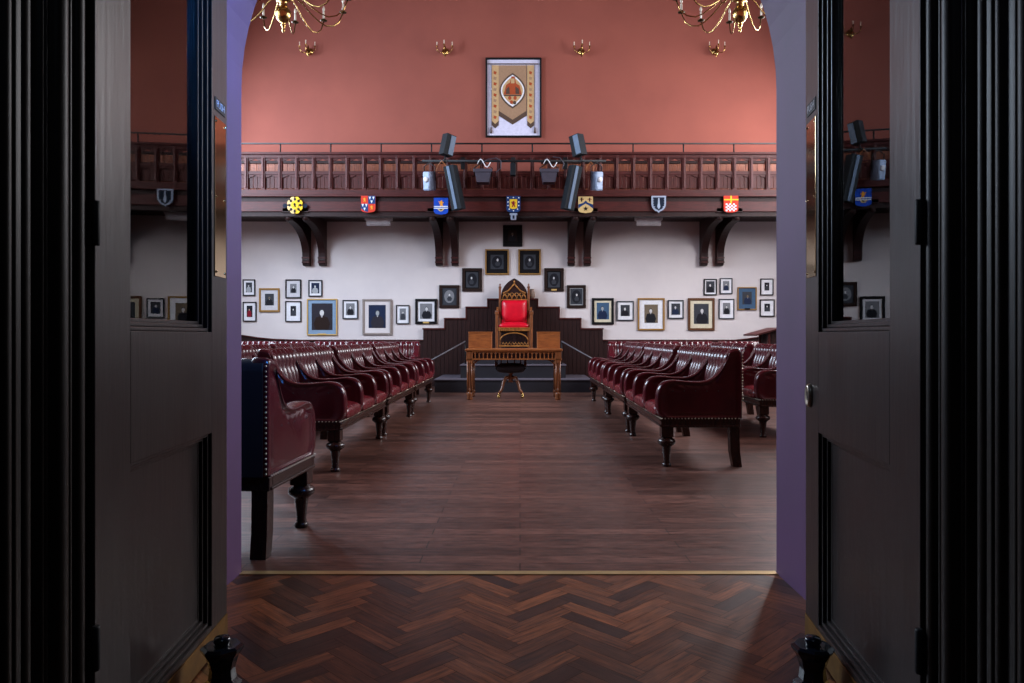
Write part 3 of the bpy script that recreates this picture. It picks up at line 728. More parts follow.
def pew(x0, x1, label):
    t = thing('pew', label, 'pew', ((x0 + x1) / 2, 14.45, 3.50), 0, 'oak pews on the balcony'); w = (x1 - x0) / 2
    mb = MB(); n = int(2 * w / .12)
    for i in range(n): mb.box(-w + 2 * w * i / n + .003, -w + 2 * w * (i + 1) / n - .003, 0, .02, .05, .98, bev=.003)
    mb.build('back_panel', 'pew', t); MB().box(-w, w, -.02, .05, .94, 1.0, bev=.008).build('top_rail', 'black_wood', t)
    MB().box(-w, w, .05, .42, .40, .44, bev=.006).build('seat', 'pew', t)
    for x in (-w + .03, 0, w - .03):
        MB().box(x - .025, x + .025, .02, .42, 0, .40, bev=.005).build('end_panel', 'pew', t)
pew(XL + .2, wx(483, 14.4), 'oak pew in a warm-lit orange tone on the balcony left of the gap below the banner')
pew(wx(541, 14.4), XR - .2, 'oak pew in a warm-lit orange tone on the balcony right of the gap below the banner')

# ------------------------------------------------------------------ heraldic shields on the fascia
def shield_pts(w, h, style):
    if style == 'point': return [(-w, h), (w, h)] + [(w * math.cos(a), -h * math.sin(a) ** 1.0 * .95 + h * .1) for a in [PI / 2 * i / 8 for i in range(9)]] [:-1] + [(0, -h)] + [(-w * math.cos(a), -h * math.sin(a) * .95 + h * .1) for a in [PI / 2 * i / 8 for i in range(8, -1, -1)]][1:]
    r = w * .45
    return [(-w, h), (w, h), (w, -h + r)] + [(w - r + r * math.cos(a), -h + r - r * math.sin(a) * (1 if True else 0)) for a in [PI / 2 * i / 5 for i in range(1, 6)]] + [(0, -h - r * .18)] + [(-w + r - r * math.sin(a), -h + r - r * math.cos(a)) for a in [PI / 2 * i / 5 for i in range(0, 5)]] + [(-w, -h + r)]
def shield(box, style, fn, label, tilt=0):
    a, b_, c_, d_ = box; D = GY - .06
    xc, zc = wx((a + c_) / 2, D), wz((b_ + d_) / 2, D); w, h = (c_ - a) / 2 * D / F, (d_ - b_) / 2 * D / F
    mats = ['sh_navy', 'sh_red', 'sh_blue', 'sh_dblue', 'sh_yellow', 'sh_cream', 'sh_orange', 'sh_white', 'sh_grey', 'black', 'maroon']
    ix = {n: i for i, n in enumerate(mats)}
    mb = MB()
    fn(mb, w, h, ix, style)
    o = mb.build('heraldic_shield', mats, loc=(xc, D, zc), recalc=False)
    return tag(o, label, 'shield', 'painted shields along the balcony front')
def plate(mb, w, h, style, m): mb.prism(shield_pts(w, h, style), 0, .02, 'y', m)
def star(cx, cz, r, n=5, k=.45, ph=PI / 2): return [(cx + (r if i % 2 == 0 else r * k) * math.cos(ph + PI * i / n), cz + (r if i % 2 == 0 else r * k) * math.sin(ph + PI * i / n)) for i in range(2 * n)]
def lion(mb, cx, cz, s, m, y=-.004):   # a small rampant beast
    mb.poly([(cx + a * s, cz + b_ * s) for a, b_ in ((-.5, -1), (-.15, -1), (-.05, -.45), (.2, -.6), (.35, -1), (.6, -.95), (.45, -.3), (.3, .1), (.7, .3), (.75, .5), (.3, .4), (.35, .8), (.1, 1), (-.2, .85), (-.35, .6), (-.75, .75), (-.8, .55), (-.35, .3), (-.6, .1), (-.55, -.1), (-.2, 0), (-.35, -.4))], y, m)
def s_star(mb, w, h, ix, st):
    plate(mb, w * .55, h * .55, 'x', ix['black'])
    for i in range(8):
        a = 2 * PI * (i + .5) / 8; c_, s_ = math.cos(a), math.sin(a)
        P = [(.35, -.13), (.98, -.30), (1.08, 0), (.98, .30), (.35, .13)]
        mb.prism([(w * (u * c_ - v * s_), h * (u * s_ + v * c_)) for u, v in P], -.012, .01, 'y', ix['sh_cream'] if i in (2, 3, 4, 5) else ix['sh_yellow'])
        b2 = a + PI / 8; mb.prism(ell(w * .72 * math.cos(b2), h * .72 * math.sin(b2), w * .17, h * .17, 8), -.016, .01, 'y', ix['black'])
    mb.prism([(a, b_) for a, b_ in ell(0, 0, w * .5, h * .5)], -.02, 0, 'y', ix['sh_yellow']); lion(mb, 0, 0, w * .3, ix['black'], -.022)
    for sx in (-1, 1): mb.prism(ell(sx * w * 1.35, -h * .05, w * .3, h * .28, 8), 0, .015, 'y', ix['sh_navy'])
def s_quarter(mb, w, h, ix, st):
    plate(mb, w, h, st, ix['sh_red'])
    mb.poly([(0, 0), (w, 0), (w, h), (0, h)], -.002, ix['sh_dblue'])
    P = shield_pts(w, h, st); mb.poly([(-w, 0), (0, 0), (0, -h), (-w * .5, -h * .9), (-w, -h * .55)], -.002, ix['sh_dblue'])
    lion(mb, -w * .5, h * .5, w * .3, ix['sh_orange']); lion(mb, w * .5, -h * .45, w * .3, ix['sh_orange'])
    for cx, cz in ((w * .5, h * .5), (-w * .5, -h * .4)):
        for dx, dz in ((-.25, .22), (.25, .22), (0, -.25)): mb.poly([(cx + dx * w - .02, cz + dz * h + .025), (cx + dx * w + .02, cz + dz * h + .025), (cx + dx * w, cz + dz * h - .03)], -.005, ix['sh_white'])
def s_blue(mb, w, h, ix, st):
    plate(mb, w, h, st, ix['sh_blue']); lion(mb, w * .05, h * .25, w * .5, ix['sh_orange'])
    for z in (-h * .08, -h * .3): mb.poly([(-w * .98, z - .009), (w * .98, z - .009), (w * .98, z + .009), (-w * .98, z + .009)], -.006, ix['sh_white'])
    mb.poly([(-w * .5, -h * .36), (w * .5, -h * .36), (w * .25, -h * .62), (0, -h * .7), (-w * .25, -h * .62)], -.003, ix['sh_cream']); mb.poly([(-w * .25, -h * .4), (w * .25, -h * .4), (0, -h * .58)], -.005, ix['black'])
def s_border(mb, w, h, ix, st):
    plate(mb, w, h, st, ix['sh_dblue']); mb.poly([(-w * .55, -h * .5), (-w * .2, -h * .62), (w * .2, -h * .62), (w * .55, -h * .5), (w * .55, h * .6), (-w * .55, h * .6)], -.003, ix['sh_yellow'])
    lion(mb, 0, 0, w * .45, ix['maroon'], -.006)
    for x, z in [(-.78, .78), (0, .8), (.78, .78), (-.78, .25), (.78, .25), (-.78, -.2), (.78, -.2), (-.6, -.65), (.6, -.65), (0, -.85)]: mb.poly(ell(x * w, z * h, .013, .013, 8), -.004, ix['sh_white'])
def s_chev(mb, w, h, ix, st):
    plate(mb, w, h, st, ix['sh_cream'])
    mb.poly([(-w, -h * .5), (-w, 0), (-w * .3, h * .22), (0, h * .5), (w * .3, h * .22), (w, 0), (w, -h * .5), (w * .45, -h * .12), (0, h * .12), (-w * .45, -h * .12)], -.003, ix['sh_dblue'])
    mb.poly(star(0, -h * .52, w * .36), -.005, ix['black'])
    for sx in (-1, 1):
        x = sx * w * .55; mb.poly([(x - w * .3, h * .62), (x + w * .3, h * .62), (x + w * .3, h * .7), (x - w * .3, h * .7)], -.004, ix['maroon']); mb.poly([(x - .01, h * .35), (x + .01, h * .35), (x + .01, h * .85), (x - .01, h * .85)], -.005, ix['black'])
def s_point(mb, w, h, ix, st):
    plate(mb, w, h, st, ix['sh_grey']); 
    mb.poly([(a * .78, b_ * .8 + h * .02) for a, b_ in shield_pts(w, h, st)][::-1], -.003, ix['sh_navy'])
    for sx in (-1, 1):
        for i in range(5): mb.poly([(sx * w * (.84 - .06 * i * (i > 2)), h * (.62 - i * .28)), (sx * w * (.84 - .06 * i * (i > 2)), h * (.46 - i * .28)), (sx * w * (.66 - .06 * i * (i > 2)), h * (.54 - i * .28))], -.005, ix['sh_grey'])
    mb.poly([(-.012, h * .75), (.012, h * .75), (.018, h * .1), (w * .22, -h * .3), (0, -h * .6), (-w * .22, -h * .3), (-.018, h * .1)], -.005, ix['sh_grey'])
def s_check(mb, w, h, ix, st):
    plate(mb, w, h, st, ix['sh_red']); mb.poly([(-w, h * .44), (w, h * .44), (w, h * .6), (-w, h * .6)], -.004, ix['sh_yellow']); mb.poly([(-.014, h * .05), (.014, h * .05), (.014, h), (-.014, h)], -.006, ix['sh_yellow'])
    for r in range(5):
        for c_ in range(8):
            if (r + c_) % 2: 
                x = -w + c_ * w / 4; z = h * .05 - (r + 1) * h * .19; xx = w * (.99 if r < 4 else .8)
                if abs(x) <= xx and abs(x + w / 4) <= xx + 1e-6: mb.poly([(x, z), (x + w / 4, z), (x + w / 4, z + h * .19), (x, z + h * .19)], -.003, ix['sh_white'])
shield((287.5, 197, 302.5, 213.5), 'x', s_star, 'star-shaped yellow and black painted shield, leftmost on the balcony front')
shield((361, 195.8, 375.3, 212), 'x', s_quarter, 'red and blue quartered painted shield on the balcony front')
shield((433.8, 197.8, 448, 214), 'x', s_blue, 'bright blue painted shield with an orange beast and white bars')
shield((506.5, 196, 520.3, 212), 'x', s_border, 'yellow painted shield with a dotted blue border in the centre of the balcony')
shield((578.4, 196.5, 593, 212.5), 'x', s_chev, 'cream painted shield with a blue chevron and black star')
shield((651.5, 195.8, 666, 212.8), 'point', s_point, 'pointed navy painted shield with a pale grey border')
shield((723.8, 195.8, 738.3, 212), 'x', s_check, 'red and white chequered painted shield with a yellow cross, rightmost')
mb = MB(); mb.box(-.05, .05, -.02, .05, -.10, 0, 0, .01); mb.box(-.07, .07, -.03, .06, -.01, .02, 0, .006); mb.box(-.015, .015, -.03, -.02, -.08, -.02, 1)
tag(mb.build('ornament_block', ['sh_grey', 'sh_navy'], loc=(wx(513.5, GY - .06), GY - .04, Z(215))), 'small pale grey carved block below the central shield', 'ornament')

# under-balcony lights
for a, b_, lb in ((365.5, 392, 'white bulkhead light under the balcony left of the throne'), (635, 662, 'white bulkhead light under the balcony right of the throne')):
    D = 14.1; t = thing('ceiling_light', lb, 'light', (wx((a + b_) / 2, D), D, 3.38), 0, 'bulkhead lights under the balcony'); w = (b_ - a) / 2 * D / F
    mb = MB(); mb.box(-w, w, -.09, .09, -.12, 0, 0, .01); mb.build('housing', 'white_plastic', t)
    mb = MB(); mb.prism([(-.075, 0), (-.06, -.07), (0, -.10), (.06, -.07), (.075, 0)], -w + .03, w - .03, 'x', T=Matrix.Translation((0, 0, -.12))); mb.build('diffuser', 'white_plastic', t)

# ------------------------------------------------------------------ stage lighting and speakers
BY = GY - .25; zb = wz(161, BY)
t = thing('lighting_bar', 'black metal bar across the balcony front carrying lamps and speakers', 'lighting bar', (0, 0, 0))
mb = MB(); mb.tube([(wx(422, BY), BY, zb), (wx(606, BY), BY, zb)], .025, 10); mb.build('bar', 'iron', t)
for p in (462, 513, 566):
    mb = MB(); mb.tube([(wx(p, BY), BY, zb), (wx(p, BY), GY, zb + .03)], .018, 8); mb.box(wx(p, BY) - .04, wx(p, BY) + .04, GY - .05, GY - .01, zb - .1, zb + .12, 0, .005); mb.build('clamp', 'iron', t)
def orient(o, rx, ry): o.rotation_euler = (rx, ry, o.rotation_euler[2])
def big_speaker(px, sx, label):
    D = BY - .12; t = thing('line_speaker', label, 'speaker', (wx(px, D), D, wz(188, D)), sx * .35, 'tall tilted speakers on the lighting bar'); orient(t, .10, sx * .17)
    mb = MB(); mb.prism([(-.10, .10), (-.095, -.10), (.095, -.10), (.10, .10)], -.40, .40, 'z'); mb.build('cabinet', 'spk_black', t)
    mb = MB(); mb.box(-.035, .02, -.112, -.10, -.39, .39, 0, .003); mb.build('grille', 'spk_grille', t)
    mb = MB(); mb.box(-.02, .02, .10, .30, .18, .22, 0, .004); mb.build('mount', 'iron', t)
big_speaker(454.5, -1, 'tall tilted black speaker hanging left of the balcony centre'); big_speaker(571.5, 1, 'tall tilted black speaker hanging right of the balcony centre')
def small_speaker(px, sx, label):
    D = BY; t = thing('speaker', label, 'speaker', (wx(px, D), D, wz(145.5, D)), sx * .7, 'small speakers above the balcony rail'); orient(t, .1, sx * .17)
    mb = MB(); mb.prism([(-.10, .08), (-.11, -.10), (.09, -.10), (.10, .08)], -.19, .19, 'z'); mb.build('cabinet', 'spk_black', t)
    mb = MB(); mb.box(-.02, .085, -.112, -.10, -.175, .175, 0, .003); mb.build('grille', 'spk_grille', t)
    mb = MB(); mb.tube([(0, 0, -.30), (0, 0, -.19)], .016, 8); mb.box(-.04, .04, -.04, .04, -.31, -.28, 0, .004); mb.build('mount', 'iron', t)
small_speaker(447.5, 1, 'small tilted black speaker above the balcony rail, left of the banner'); small_speaker(578.5, -1, 'small tilted black speaker above the balcony rail, right of the banner')
def par(px, sx, label):
    D = BY; t = thing('stage_light', label, 'stage light', (wx(px, D), D, wz(180.5, D)), sx * .5, 'pale stage lights on the lighting bar'); orient(t, .2, -sx * .1)
    mb = MB(); mb.box(-.075, .075, -.12, .08, -.18, .16, 0, .02); mb.box(-.085, .085, -.10, -.04, .06, .12, 0, .01); mb.box(-.06, .06, -.13, -.11, -.16, -.09, 0, .008); mb.build('casing', 'lamp_white', t)
    mb = MB(); mb.lathe([(.001, 0), (.045, 0), (.05, .02), (.04, .03), (.001, .03)], 0, 0, 0, 16, T=Matrix.Translation((0, -.115, .02)) @ Matrix.Rotation(PI / 2, 4, 'X')); mb.build('lens', 'white_plastic', t)
    mb = MB(); mb.tube([(-.12, 0, 0), (-.12, 0, .25), (0, 0, .32), (.12, 0, .25), (.12, 0, 0)], .010, 6); mb.build('yoke', 'iron', t)
par(430, -1, 'pale blue-white stage light at the left end of the lighting bar'); par(596, 1, 'pale blue-white stage light at the right end of the lighting bar')
def spotl(px, label):
    D = BY; t = thing('stage_light', label, 'stage light', (wx(px, D), D, wz(177, D)), 0, 'dark floodlights on the lighting bar')
    mb = MB(); mb.prism([(-.15, .10), (-.11, -.12), (.11, -.12), (.15, .10)], -.14, .10, 'y'); mb.box(-.17, .17, -.16, -.13, .06, .12, 0, .005); mb.build('casing', 'lamp_dark', t)
    mb = MB(); mb.tube([(-.15, 0, .02), (-.17, 0, .16), (0, 0, .28), (.17, 0, .16), (.15, 0, .02)], .010, 6); mb.build('yoke', 'iron', t)
    mb = MB(); mb.tube([(-.1 + .03 * i, -.02 - .01 * i, .24 + .08 * math.sin(i * .8)) for i in range(9)], .008, 6); mb.build('cable', 'white', t)
spotl(483, 'dark floodlight on the lighting bar left of centre'); spotl(549, 'dark floodlight on the lighting bar right of centre')
mb = MB(); D = BY; X_ = wx(513, D)
mb.box(X_ - .05, X_ + .05, D - .08, D + .06, wz(176, D), wz(164, D), 0, .01); mb.tube([(X_, D, wz(165, D)), (X_, D, zb)], .012)
tag(mb.build('spotlight', 'spk_black'), 'small black spotlight at the centre of the lighting bar', 'stage light')
def cable(pts, mat, label):
    D = BY - .03; P = [(wx(a, D), D + .02 * math.sin(i * 2), wz(b_, D)) for i, (a, b_) in enumerate(pts)]
    Q = []
    for i in range(len(P) - 1):
        for k in range(4):
            u = k / 4; Q.append(tuple(P[i][c] * (1 - u) + P[i + 1][c] * u for c in range(3)))
    Q.append(P[-1]); tag(MB().tube(Q, .008, 6).build('cable', mat), label, 'cable', 'cables looped along the lighting bar')
cable([(496, 172), (501, 168), (501, 161), (496, 158), (488, 159), (482, 163)], 'lamp_dark', 'dark looped cable beside the left floodlight')
cable([(562, 170), (564, 163), (560, 158), (553, 157)], 'lamp_dark', 'dark looped cable beside the right floodlight')
cable([(436, 171), (438, 165), (442, 161), (446, 166), (444, 173), (438, 173)], 'oak', 'brown cable looped by the left pale stage light')
cable([(586, 172), (587, 166), (591, 162), (594, 167), (593, 173)], 'oak', 'brown cable looped by the right pale stage light')

# ------------------------------------------------------------------ pictures
def picture(box, fm, fw, mm, mw, bg, bust, head, label, kind='portrait', oval=False, plaque=False, inner=None):
    a, b_, c_, d_ = box; D = 14.96; s = D / F
    xc, zc = wx((a + c_) / 2, D), wz((b_ + d_) / 2, D); w, h = (c_ - a) / 2 * s, (d_ - b_) / 2 * s; fw *= s; mw *= s
    t = thing('framed_picture', label, 'picture', (xc, 15.0, zc), 0, 'framed portraits on the cream wall')
    mb = MB()
    for (x0, x1, z0, z1) in ((-w, w, h - fw, h), (-w, w, -h, -h + fw), (-w, -w + fw, -h + fw, h - fw), (w - fw, w, -h + fw, h - fw)): mb.box(x0, x1, -.035, -.002, z0, z1, 0, min(.008, fw / 3))
    if inner:
        e = fw * .35
        for (x0, x1, z0, z1) in ((-w + fw - e, w - fw + e, h - fw, h - fw + e), (-w + fw - e, w - fw + e, -h + fw - e, -h + fw), (-w + fw - e, -w + fw, -h + fw, h - fw), (w - fw, w - fw + e, -h + fw, h - fw)): mb.box(x0, x1, -.038, -.002, z0, z1, 1)
    mb.build('frame', [fm, inner or fm], t)
    MB().box(-w + fw, w - fw, -.014, -.002, -h + fw, h - fw).build('mount', mm, t)
    pw, ph = w - fw - mw, h - fw - mw * 1.05
    dz = mw * .12; mb = MB()
    if oval: mb.prism([(-pw, -ph), (pw, -ph), (pw, ph), (-pw, ph)], -.017, -.013, 'y', 3); mb.prism(ell(0, 0, pw * .8, ph * .85, 28), -.019, -.016, 'y', 0); k = .72; y = -.0195
    else: mb.prism([(-pw, -ph + dz), (pw, -ph + dz), (pw, ph + dz), (-pw, ph + dz)], -.017, -.013, 'y', 0); k = 1; y = -.018
    hx = pw * random.uniform(-.12, .12); hr = min(pw, ph) * .26 * k
    hz = ph * .28 * k + dz
    lo = -ph * (1 if k == 1 else .6) + dz + .001
    sh = pw * .80 * k
    mb.poly([(hx - sh * .75, lo), (hx + sh * .75, lo), (hx + sh, lo + ph * .45), (hx + sh * .7, hz - hr * 1.7), (hx + hr * .5, hz - hr * 1.1), (hx - hr * .5, hz - hr * 1.1), (hx - sh * .7, hz - hr * 1.7), (hx - sh, lo + ph * .45)] if k == 1 else
            [(hx - sh * .5, lo), (hx + sh * .5, lo), (hx + sh * .7, lo + ph * .35), (hx + hr * .5, hz - hr * 1.1), (hx - hr * .5, hz - hr * 1.1), (hx - sh * .7, lo + ph * .35)], y, 1)
    mb.poly(ell(hx, hz + hr * .35, hr * .95, hr * 1.15), y - .0005, 4)       # hair
    mb.poly(ell(hx, hz, hr * .78, hr * 1.1), y - .001, 2)                     # face
    if k == 1: mb.poly([(hx - hr * .35, hz - hr * 1.2), (hx + hr * .35, hz - hr * 1.2), (hx, hz - hr * 1.75)], y - .001, 5)
    mb.build('print', [bg, bust, head, 'grey_d', 'grey_d' if head != 'white' else 'grey_l', 'offwhite'], t, recalc=False)
    if plaque:
        MB().box(-w * .28, w * .28, -.037, -.03, -h + fw * .25, -h + fw * .25 + .035, 0, .003).build('name_plate', 'gold2' if fm != 'gold' else 'black', t)
P = picture
P((242.3, 279.3, 254.8, 295.8), 'black', 1, 'white', 2.2, 'grey_d', 'grey_l', 'paleface', 'small black-framed portrait of a pale figure, upper of the leftmost pair')
P((242.3, 301.8, 256, 321.5), 'black', 1, 'white', 3, 'ink', 'maroon', 'skin', 'small portrait of a figure in red, lower of the leftmost pair')
P((258.7, 288.1, 279.3, 311.9), 'gold', 1.8, 'offwhite', 4, 'grey_d', 'ink', 'sepia', 'gilt-framed dark sketch between the leftmost pair and the next pair')
P((285, 279.3, 300.9, 298.2), 'black', 1.2, 'offwhite', 3.5, 'grey', 'ink', 'paleface', 'black-framed grey photograph, upper of the second pair from the left')
P((285, 301, 300.9, 321.8), 'black', .9, 'white', 4.3, 'ink', 'grey_d', 'paleface', 'thin-framed portrait with wide white mount, lower of the second pair')
P((308, 279.9, 322, 296.6), 'grey_d', 1.2, 'white', 1.8, 'navy', 'grey_l', 'paleface', 'small bluish photograph above the large blue-mounted portrait')
P((306.6, 298.8, 337, 335.4), 'gold2', 1.2, 'blue_mat', 3.6, 'charcoal', 'darkbrown', 'paleface', 'large portrait of a dark-suited man in a pale blue mount, left wall', plaque=True)
P((342.2, 299.9, 357.8, 319), 'grey_d', 1.1, 'white', 2.4, 'grey', 'ink', 'paleface', 'small photograph between the two large left portraits')
P((362.2, 299, 391.7, 334.9), 'silver', 2, 'cream', 4.2, 'navy', 'charcoal', 'grey_l', 'large silver-framed portrait of a bearded man, left of the stage')
P((395.8, 305, 409.3, 324), 'black', .9, 'white', 2.7, 'grey', 'grey_d', 'paleface', 'small thin-framed portrait right of the silver-framed one')
P((415, 298.8, 436.9, 324), 'black', 2.6, 'white', 2.2, 'grey', 'ink', 'paleface', 'thick black-framed portrait with white mount beside the lowest left step', plaque=True)
P((439, 285, 459.3, 308), 'darkbrown', 2.9, 'grey_d', 1, 'grey', 'grey_d', 'paleface', 'dark brown framed oval portrait, lowest of the climbing left row', oval=True)
P((462, 268, 482, 291.4), 'darkbrown', 3, 'black', 1, 'ink', 'grey_d', 'paleface', 'dark brown framed oval portrait, second up in the climbing left row', oval=True)
P((485, 249, 509, 274.7), 'gold', 1.5, 'black', 4, 'ink', 'grey_d', 'paleface', 'gold-edged dark portrait, top of the climbing left row', oval=True)
P((502.9, 224.9, 522.3, 246.5), 'black', 3.2, 'black', 2.2, 'darkbrown', 'ink', 'sepia', 'small very dark portrait at the apex, directly above the throne')
P((518.2, 249, 540.9, 274.7), 'gold', 1.5, 'black', 3.8, 'ink', 'grey_d', 'paleface', 'gold-edged dark portrait, top of the descending right row', oval=True)
P((544.2, 268, 563.9, 291.4), 'darkbrown', 3, 'black', 1, 'ink', 'grey_d', 'paleface', 'dark brown framed oval portrait with name plate, second in the descending right row', oval=True, plaque=True)
P((566.9, 285, 586, 308), 'darkbrown', 2.9, 'grey_l', .8, 'ink', 'grey_d', 'paleface', 'dark brown framed oval portrait, lowest of the descending right row', oval=True)
P((592, 298, 614, 324.5), 'black', 2.4, 'cream_mat', 2.4, 'pic_blue', 'navy', 'grey_l', 'black-framed blue portrait in a cream mount beside the lowest right step')
P((616.7, 301, 634, 320.7), 'grey_d', 1.1, 'white', 3, 'grey_d', 'ink', 'paleface', 'small photograph between the blue portrait and the gold-framed one')
P((637.8, 298, 664.9, 330.5), 'gold', 1.8, 'white', 5, 'sepia', 'ink', 'paleface', 'gold-framed portrait with wide white mount, right wall')
P((668, 300, 684, 318.8), 'grey_d', 1.2, 'white', 2.4, 'grey_d', 'navy', 'paleface', 'small photograph between the two large right portraits')
P((688.2, 298, 715, 330.5), 'brown', 2.4, 'cream_mat', 3.6, 'grey_d', 'ink', 'paleface', 'large brown-framed portrait of a dark figure, right wall')
P((719, 298.8, 734.7, 319), 'grey_d', 1, 'white', 3.2, 'grey', 'ink', 'paleface', 'small white-mounted portrait below the upper right pair of photographs')
P((704, 278.8, 717.2, 295.2), 'black', 1.1, 'white', 1.3, 'grey_d', 'ink', 'paleface', 'small black-framed photograph above the large brown-framed portrait')
P((720.2, 278, 732.8, 293.9), 'grey_d', .9, 'white', 2.2, 'grey', 'navy', 'paleface', 'small photograph, right one of the upper right pair')
P((737.7, 287, 757.1, 310), 'gold', 1.2, 'pic_blue', 3.8, 'grey_d', 'navy', 'sepia', 'gilt-framed portrait in a blue mount, right wall', plaque=True)
P((760.7, 278.5, 773.8, 295.2), 'black', .9, 'white', 3.3, 'ink', 'grey_d', 'paleface', 'small white-mounted portrait, upper of the rightmost pair')
P((760.2, 299.3, 775, 316.6), 'black', 1, 'white', 3.6, 'ink', 'grey_d', 'paleface', 'small white-mounted portrait, lower of the rightmost pair')

# framed ceremonial banner
D = 14.96; s = D / F; xc, zc = wx(513.5, D), wz(97.5, D); w, h = 28 * s, 39.8 * s
t = thing('framed_banner', 'black-framed tan embroidered banner on the terracotta wall', 'framed banner', (xc, 15.0, zc))
mb = MB(); fw = .035
for (x0, x1, z0, z1) in ((-w, w, h - fw, h), (-w, w, -h, -h + fw), (-w, -w + fw, -h + fw, h - fw), (w - fw, w, -h + fw, h - fw)): mb.box(x0, x1, -.06, -.002, z0, z1, 0, .008)
mb.build('frame', 'black', t); MB().box(-w + fw, w - fw, -.02, -.002, -h + fw, h - fw).build('mount', 'banner_mat', t)
u = lambda px, py: ((px / 7.187 + 475 - 513.5) * s, (97.5 - (py / 7.19 + 50)) * s)
mb = MB()
def bp(pts, y, m): mb.prism([u(a, b_) for a, b_ in pts], y, y + .004, 'y', m)
bp([(168, 108), (372, 108), (372, 470), (270, 535), (168, 470)], -.026, 1); bp([(170, 108), (370, 108), (370, 435), (270, 500), (170, 435)], -.029, 0)
for a in (120, 375):
    bp([(a, 108), (a + 50, 108), (a + 50, 540), (a + 25, 562), (a, 540)], -.028, 1); bp([(a, 108), (a + 50, 108), (a + 50, 508), (a + 25, 530), (a, 508)], -.031, 2)
    for k in range(9): bp([(a + 15, 150 + k * 40), (a + 36, 156 + k * 40), (a + 30, 175 + k * 40), (a + 14, 170 + k * 40)], -.034, 0 if k % 2 else 4)
def vesica(cx, cy, rx, ry, n=12): return [(cx + rx * math.sin(PI * i / n) ** .8, cy - ry + 2 * ry * i / n) for i in range(n)] + [(cx - rx * math.sin(PI * i / n) ** .8, cy + ry - 2 * ry * i / n) for i in range(n)]
bp(vesica(270, 292, 95, 128), -.032, 1); bp(vesica(270, 292, 84, 114), -.035, 3); bp(vesica(270, 292, 74, 100), -.038, 2)
bp([(205, 320), (225, 250), (250, 235), (262, 190), (285, 190), (295, 240), (320, 255), (335, 320)], -.041, 4)
bp([(258, 205), (284, 205), (284, 240), (258, 240)], -.044, 2); bp([(225, 280), (245, 262), (250, 316), (222, 316)], -.044, 1); bp([(290, 262), (315, 280), (318, 316), (292, 316)], -.044, 1)
for a, b_ in ((250, 345), (288, 345), (262, 375), (285, 378)): bp(ell(a, b_, 12, 14, 10), -.041, 4 if a != 285 else 1)
bp([(205, 322), (335, 322), (330, 332), (210, 332)], -.042, 1)
mb.build('banner_cloth', ['banner', 'banner_d', 'banner_gold', 'white', 'rust'], t)
mb = MB(); a = u(90, 101); b_ = u(455, 101); mb.tube([(a[0], -.045, a[1]), (b_[0], -.045, b_[1])], .012); 
for px in (115, 430):
    q0, q1 = u(px, 105), u(px, 555); mb.tube([(q0[0], -.04, q0[1]), (q1[0], -.04, q1[1])], .005, 6)
    q2 = u(px, 598); mb.tube([(q1[0], -.04, q1[1]), (q2[0], -.04, q2[1])], [.010, .022], 8)
mb.build('pole', 'banner_d', t)

# ------------------------------------------------------------------ sconces and chandeliers
def candle(mb, x, y, z, k=1.0):
    mb.lathe([(.001, 0), (.03 * k, .004), (.034 * k, .012), (.016 * k, .014), (.012 * k, .03)], x, y, z, 10, 0)
    mb.lathe([(.009 * k, .012), (.009 * k, .085 * k), (.003, .09 * k)], x, y, z, 8, 1); mb.lathe([(.004, 0), (.012 * k, .02 * k), (.010 * k, .035 * k), (.002, .055 * k)], x, y, z + .088 * k, 8, 2)
def sconce(px, py, label):
    t = thing('wall_sconce', label, 'wall light', (wx(px, 14.9), 15.0, wz(py, 14.9)), 0, 'brass candle sconces on the terracotta wall')
    mb = MB(); mb.lathe([(.001, 0), (.07, 0), (.075, .01), (.05, .025), (.02, .035), (.02, .12), (.001, .12)], seg=16, T=Matrix.Rotation(PI / 2, 4, 'X'))
    mb.lathe([(.001, -.15), (.012, -.14), (.02, -.12), (.045, -.10), (.05, -.075), (.03, -.045), (.018, -.02), (.03, .01), (.02, .04), (.01, .08), (.001, .10)], 0, -.12, 0, 12); mb.build('backplate', 'brass', t)
    for a in (-PI / 2 - 1.15, -PI / 2, -PI / 2 + 1.15):
        c_, s_ = math.cos(a), math.sin(a); mb = MB()
        mb.tube([(c_ * r, -.12 + s_ * r, z) for r, z in ((.02, -.01), (.06, -.07), (.12, -.075), (.165, -.03), (.17, .03))], .008, 6); mb.build('arm', 'brass', t)
        mb = MB(); candle(mb, c_ * .17, -.12 + s_ * .17, .03, .75); mb.build('candle', ['brass', 'ivory', 'ivory'], t)
sconce(308.5, 50, 'brass candle sconce at the far left of the terracotta wall'); sconce(445, 50, 'brass candle sconce left of the banner')
sconce(581.5, 50, 'brass candle sconce right of the banner'); sconce(716, 50, 'brass candle sconce at the far right of the terracotta wall')
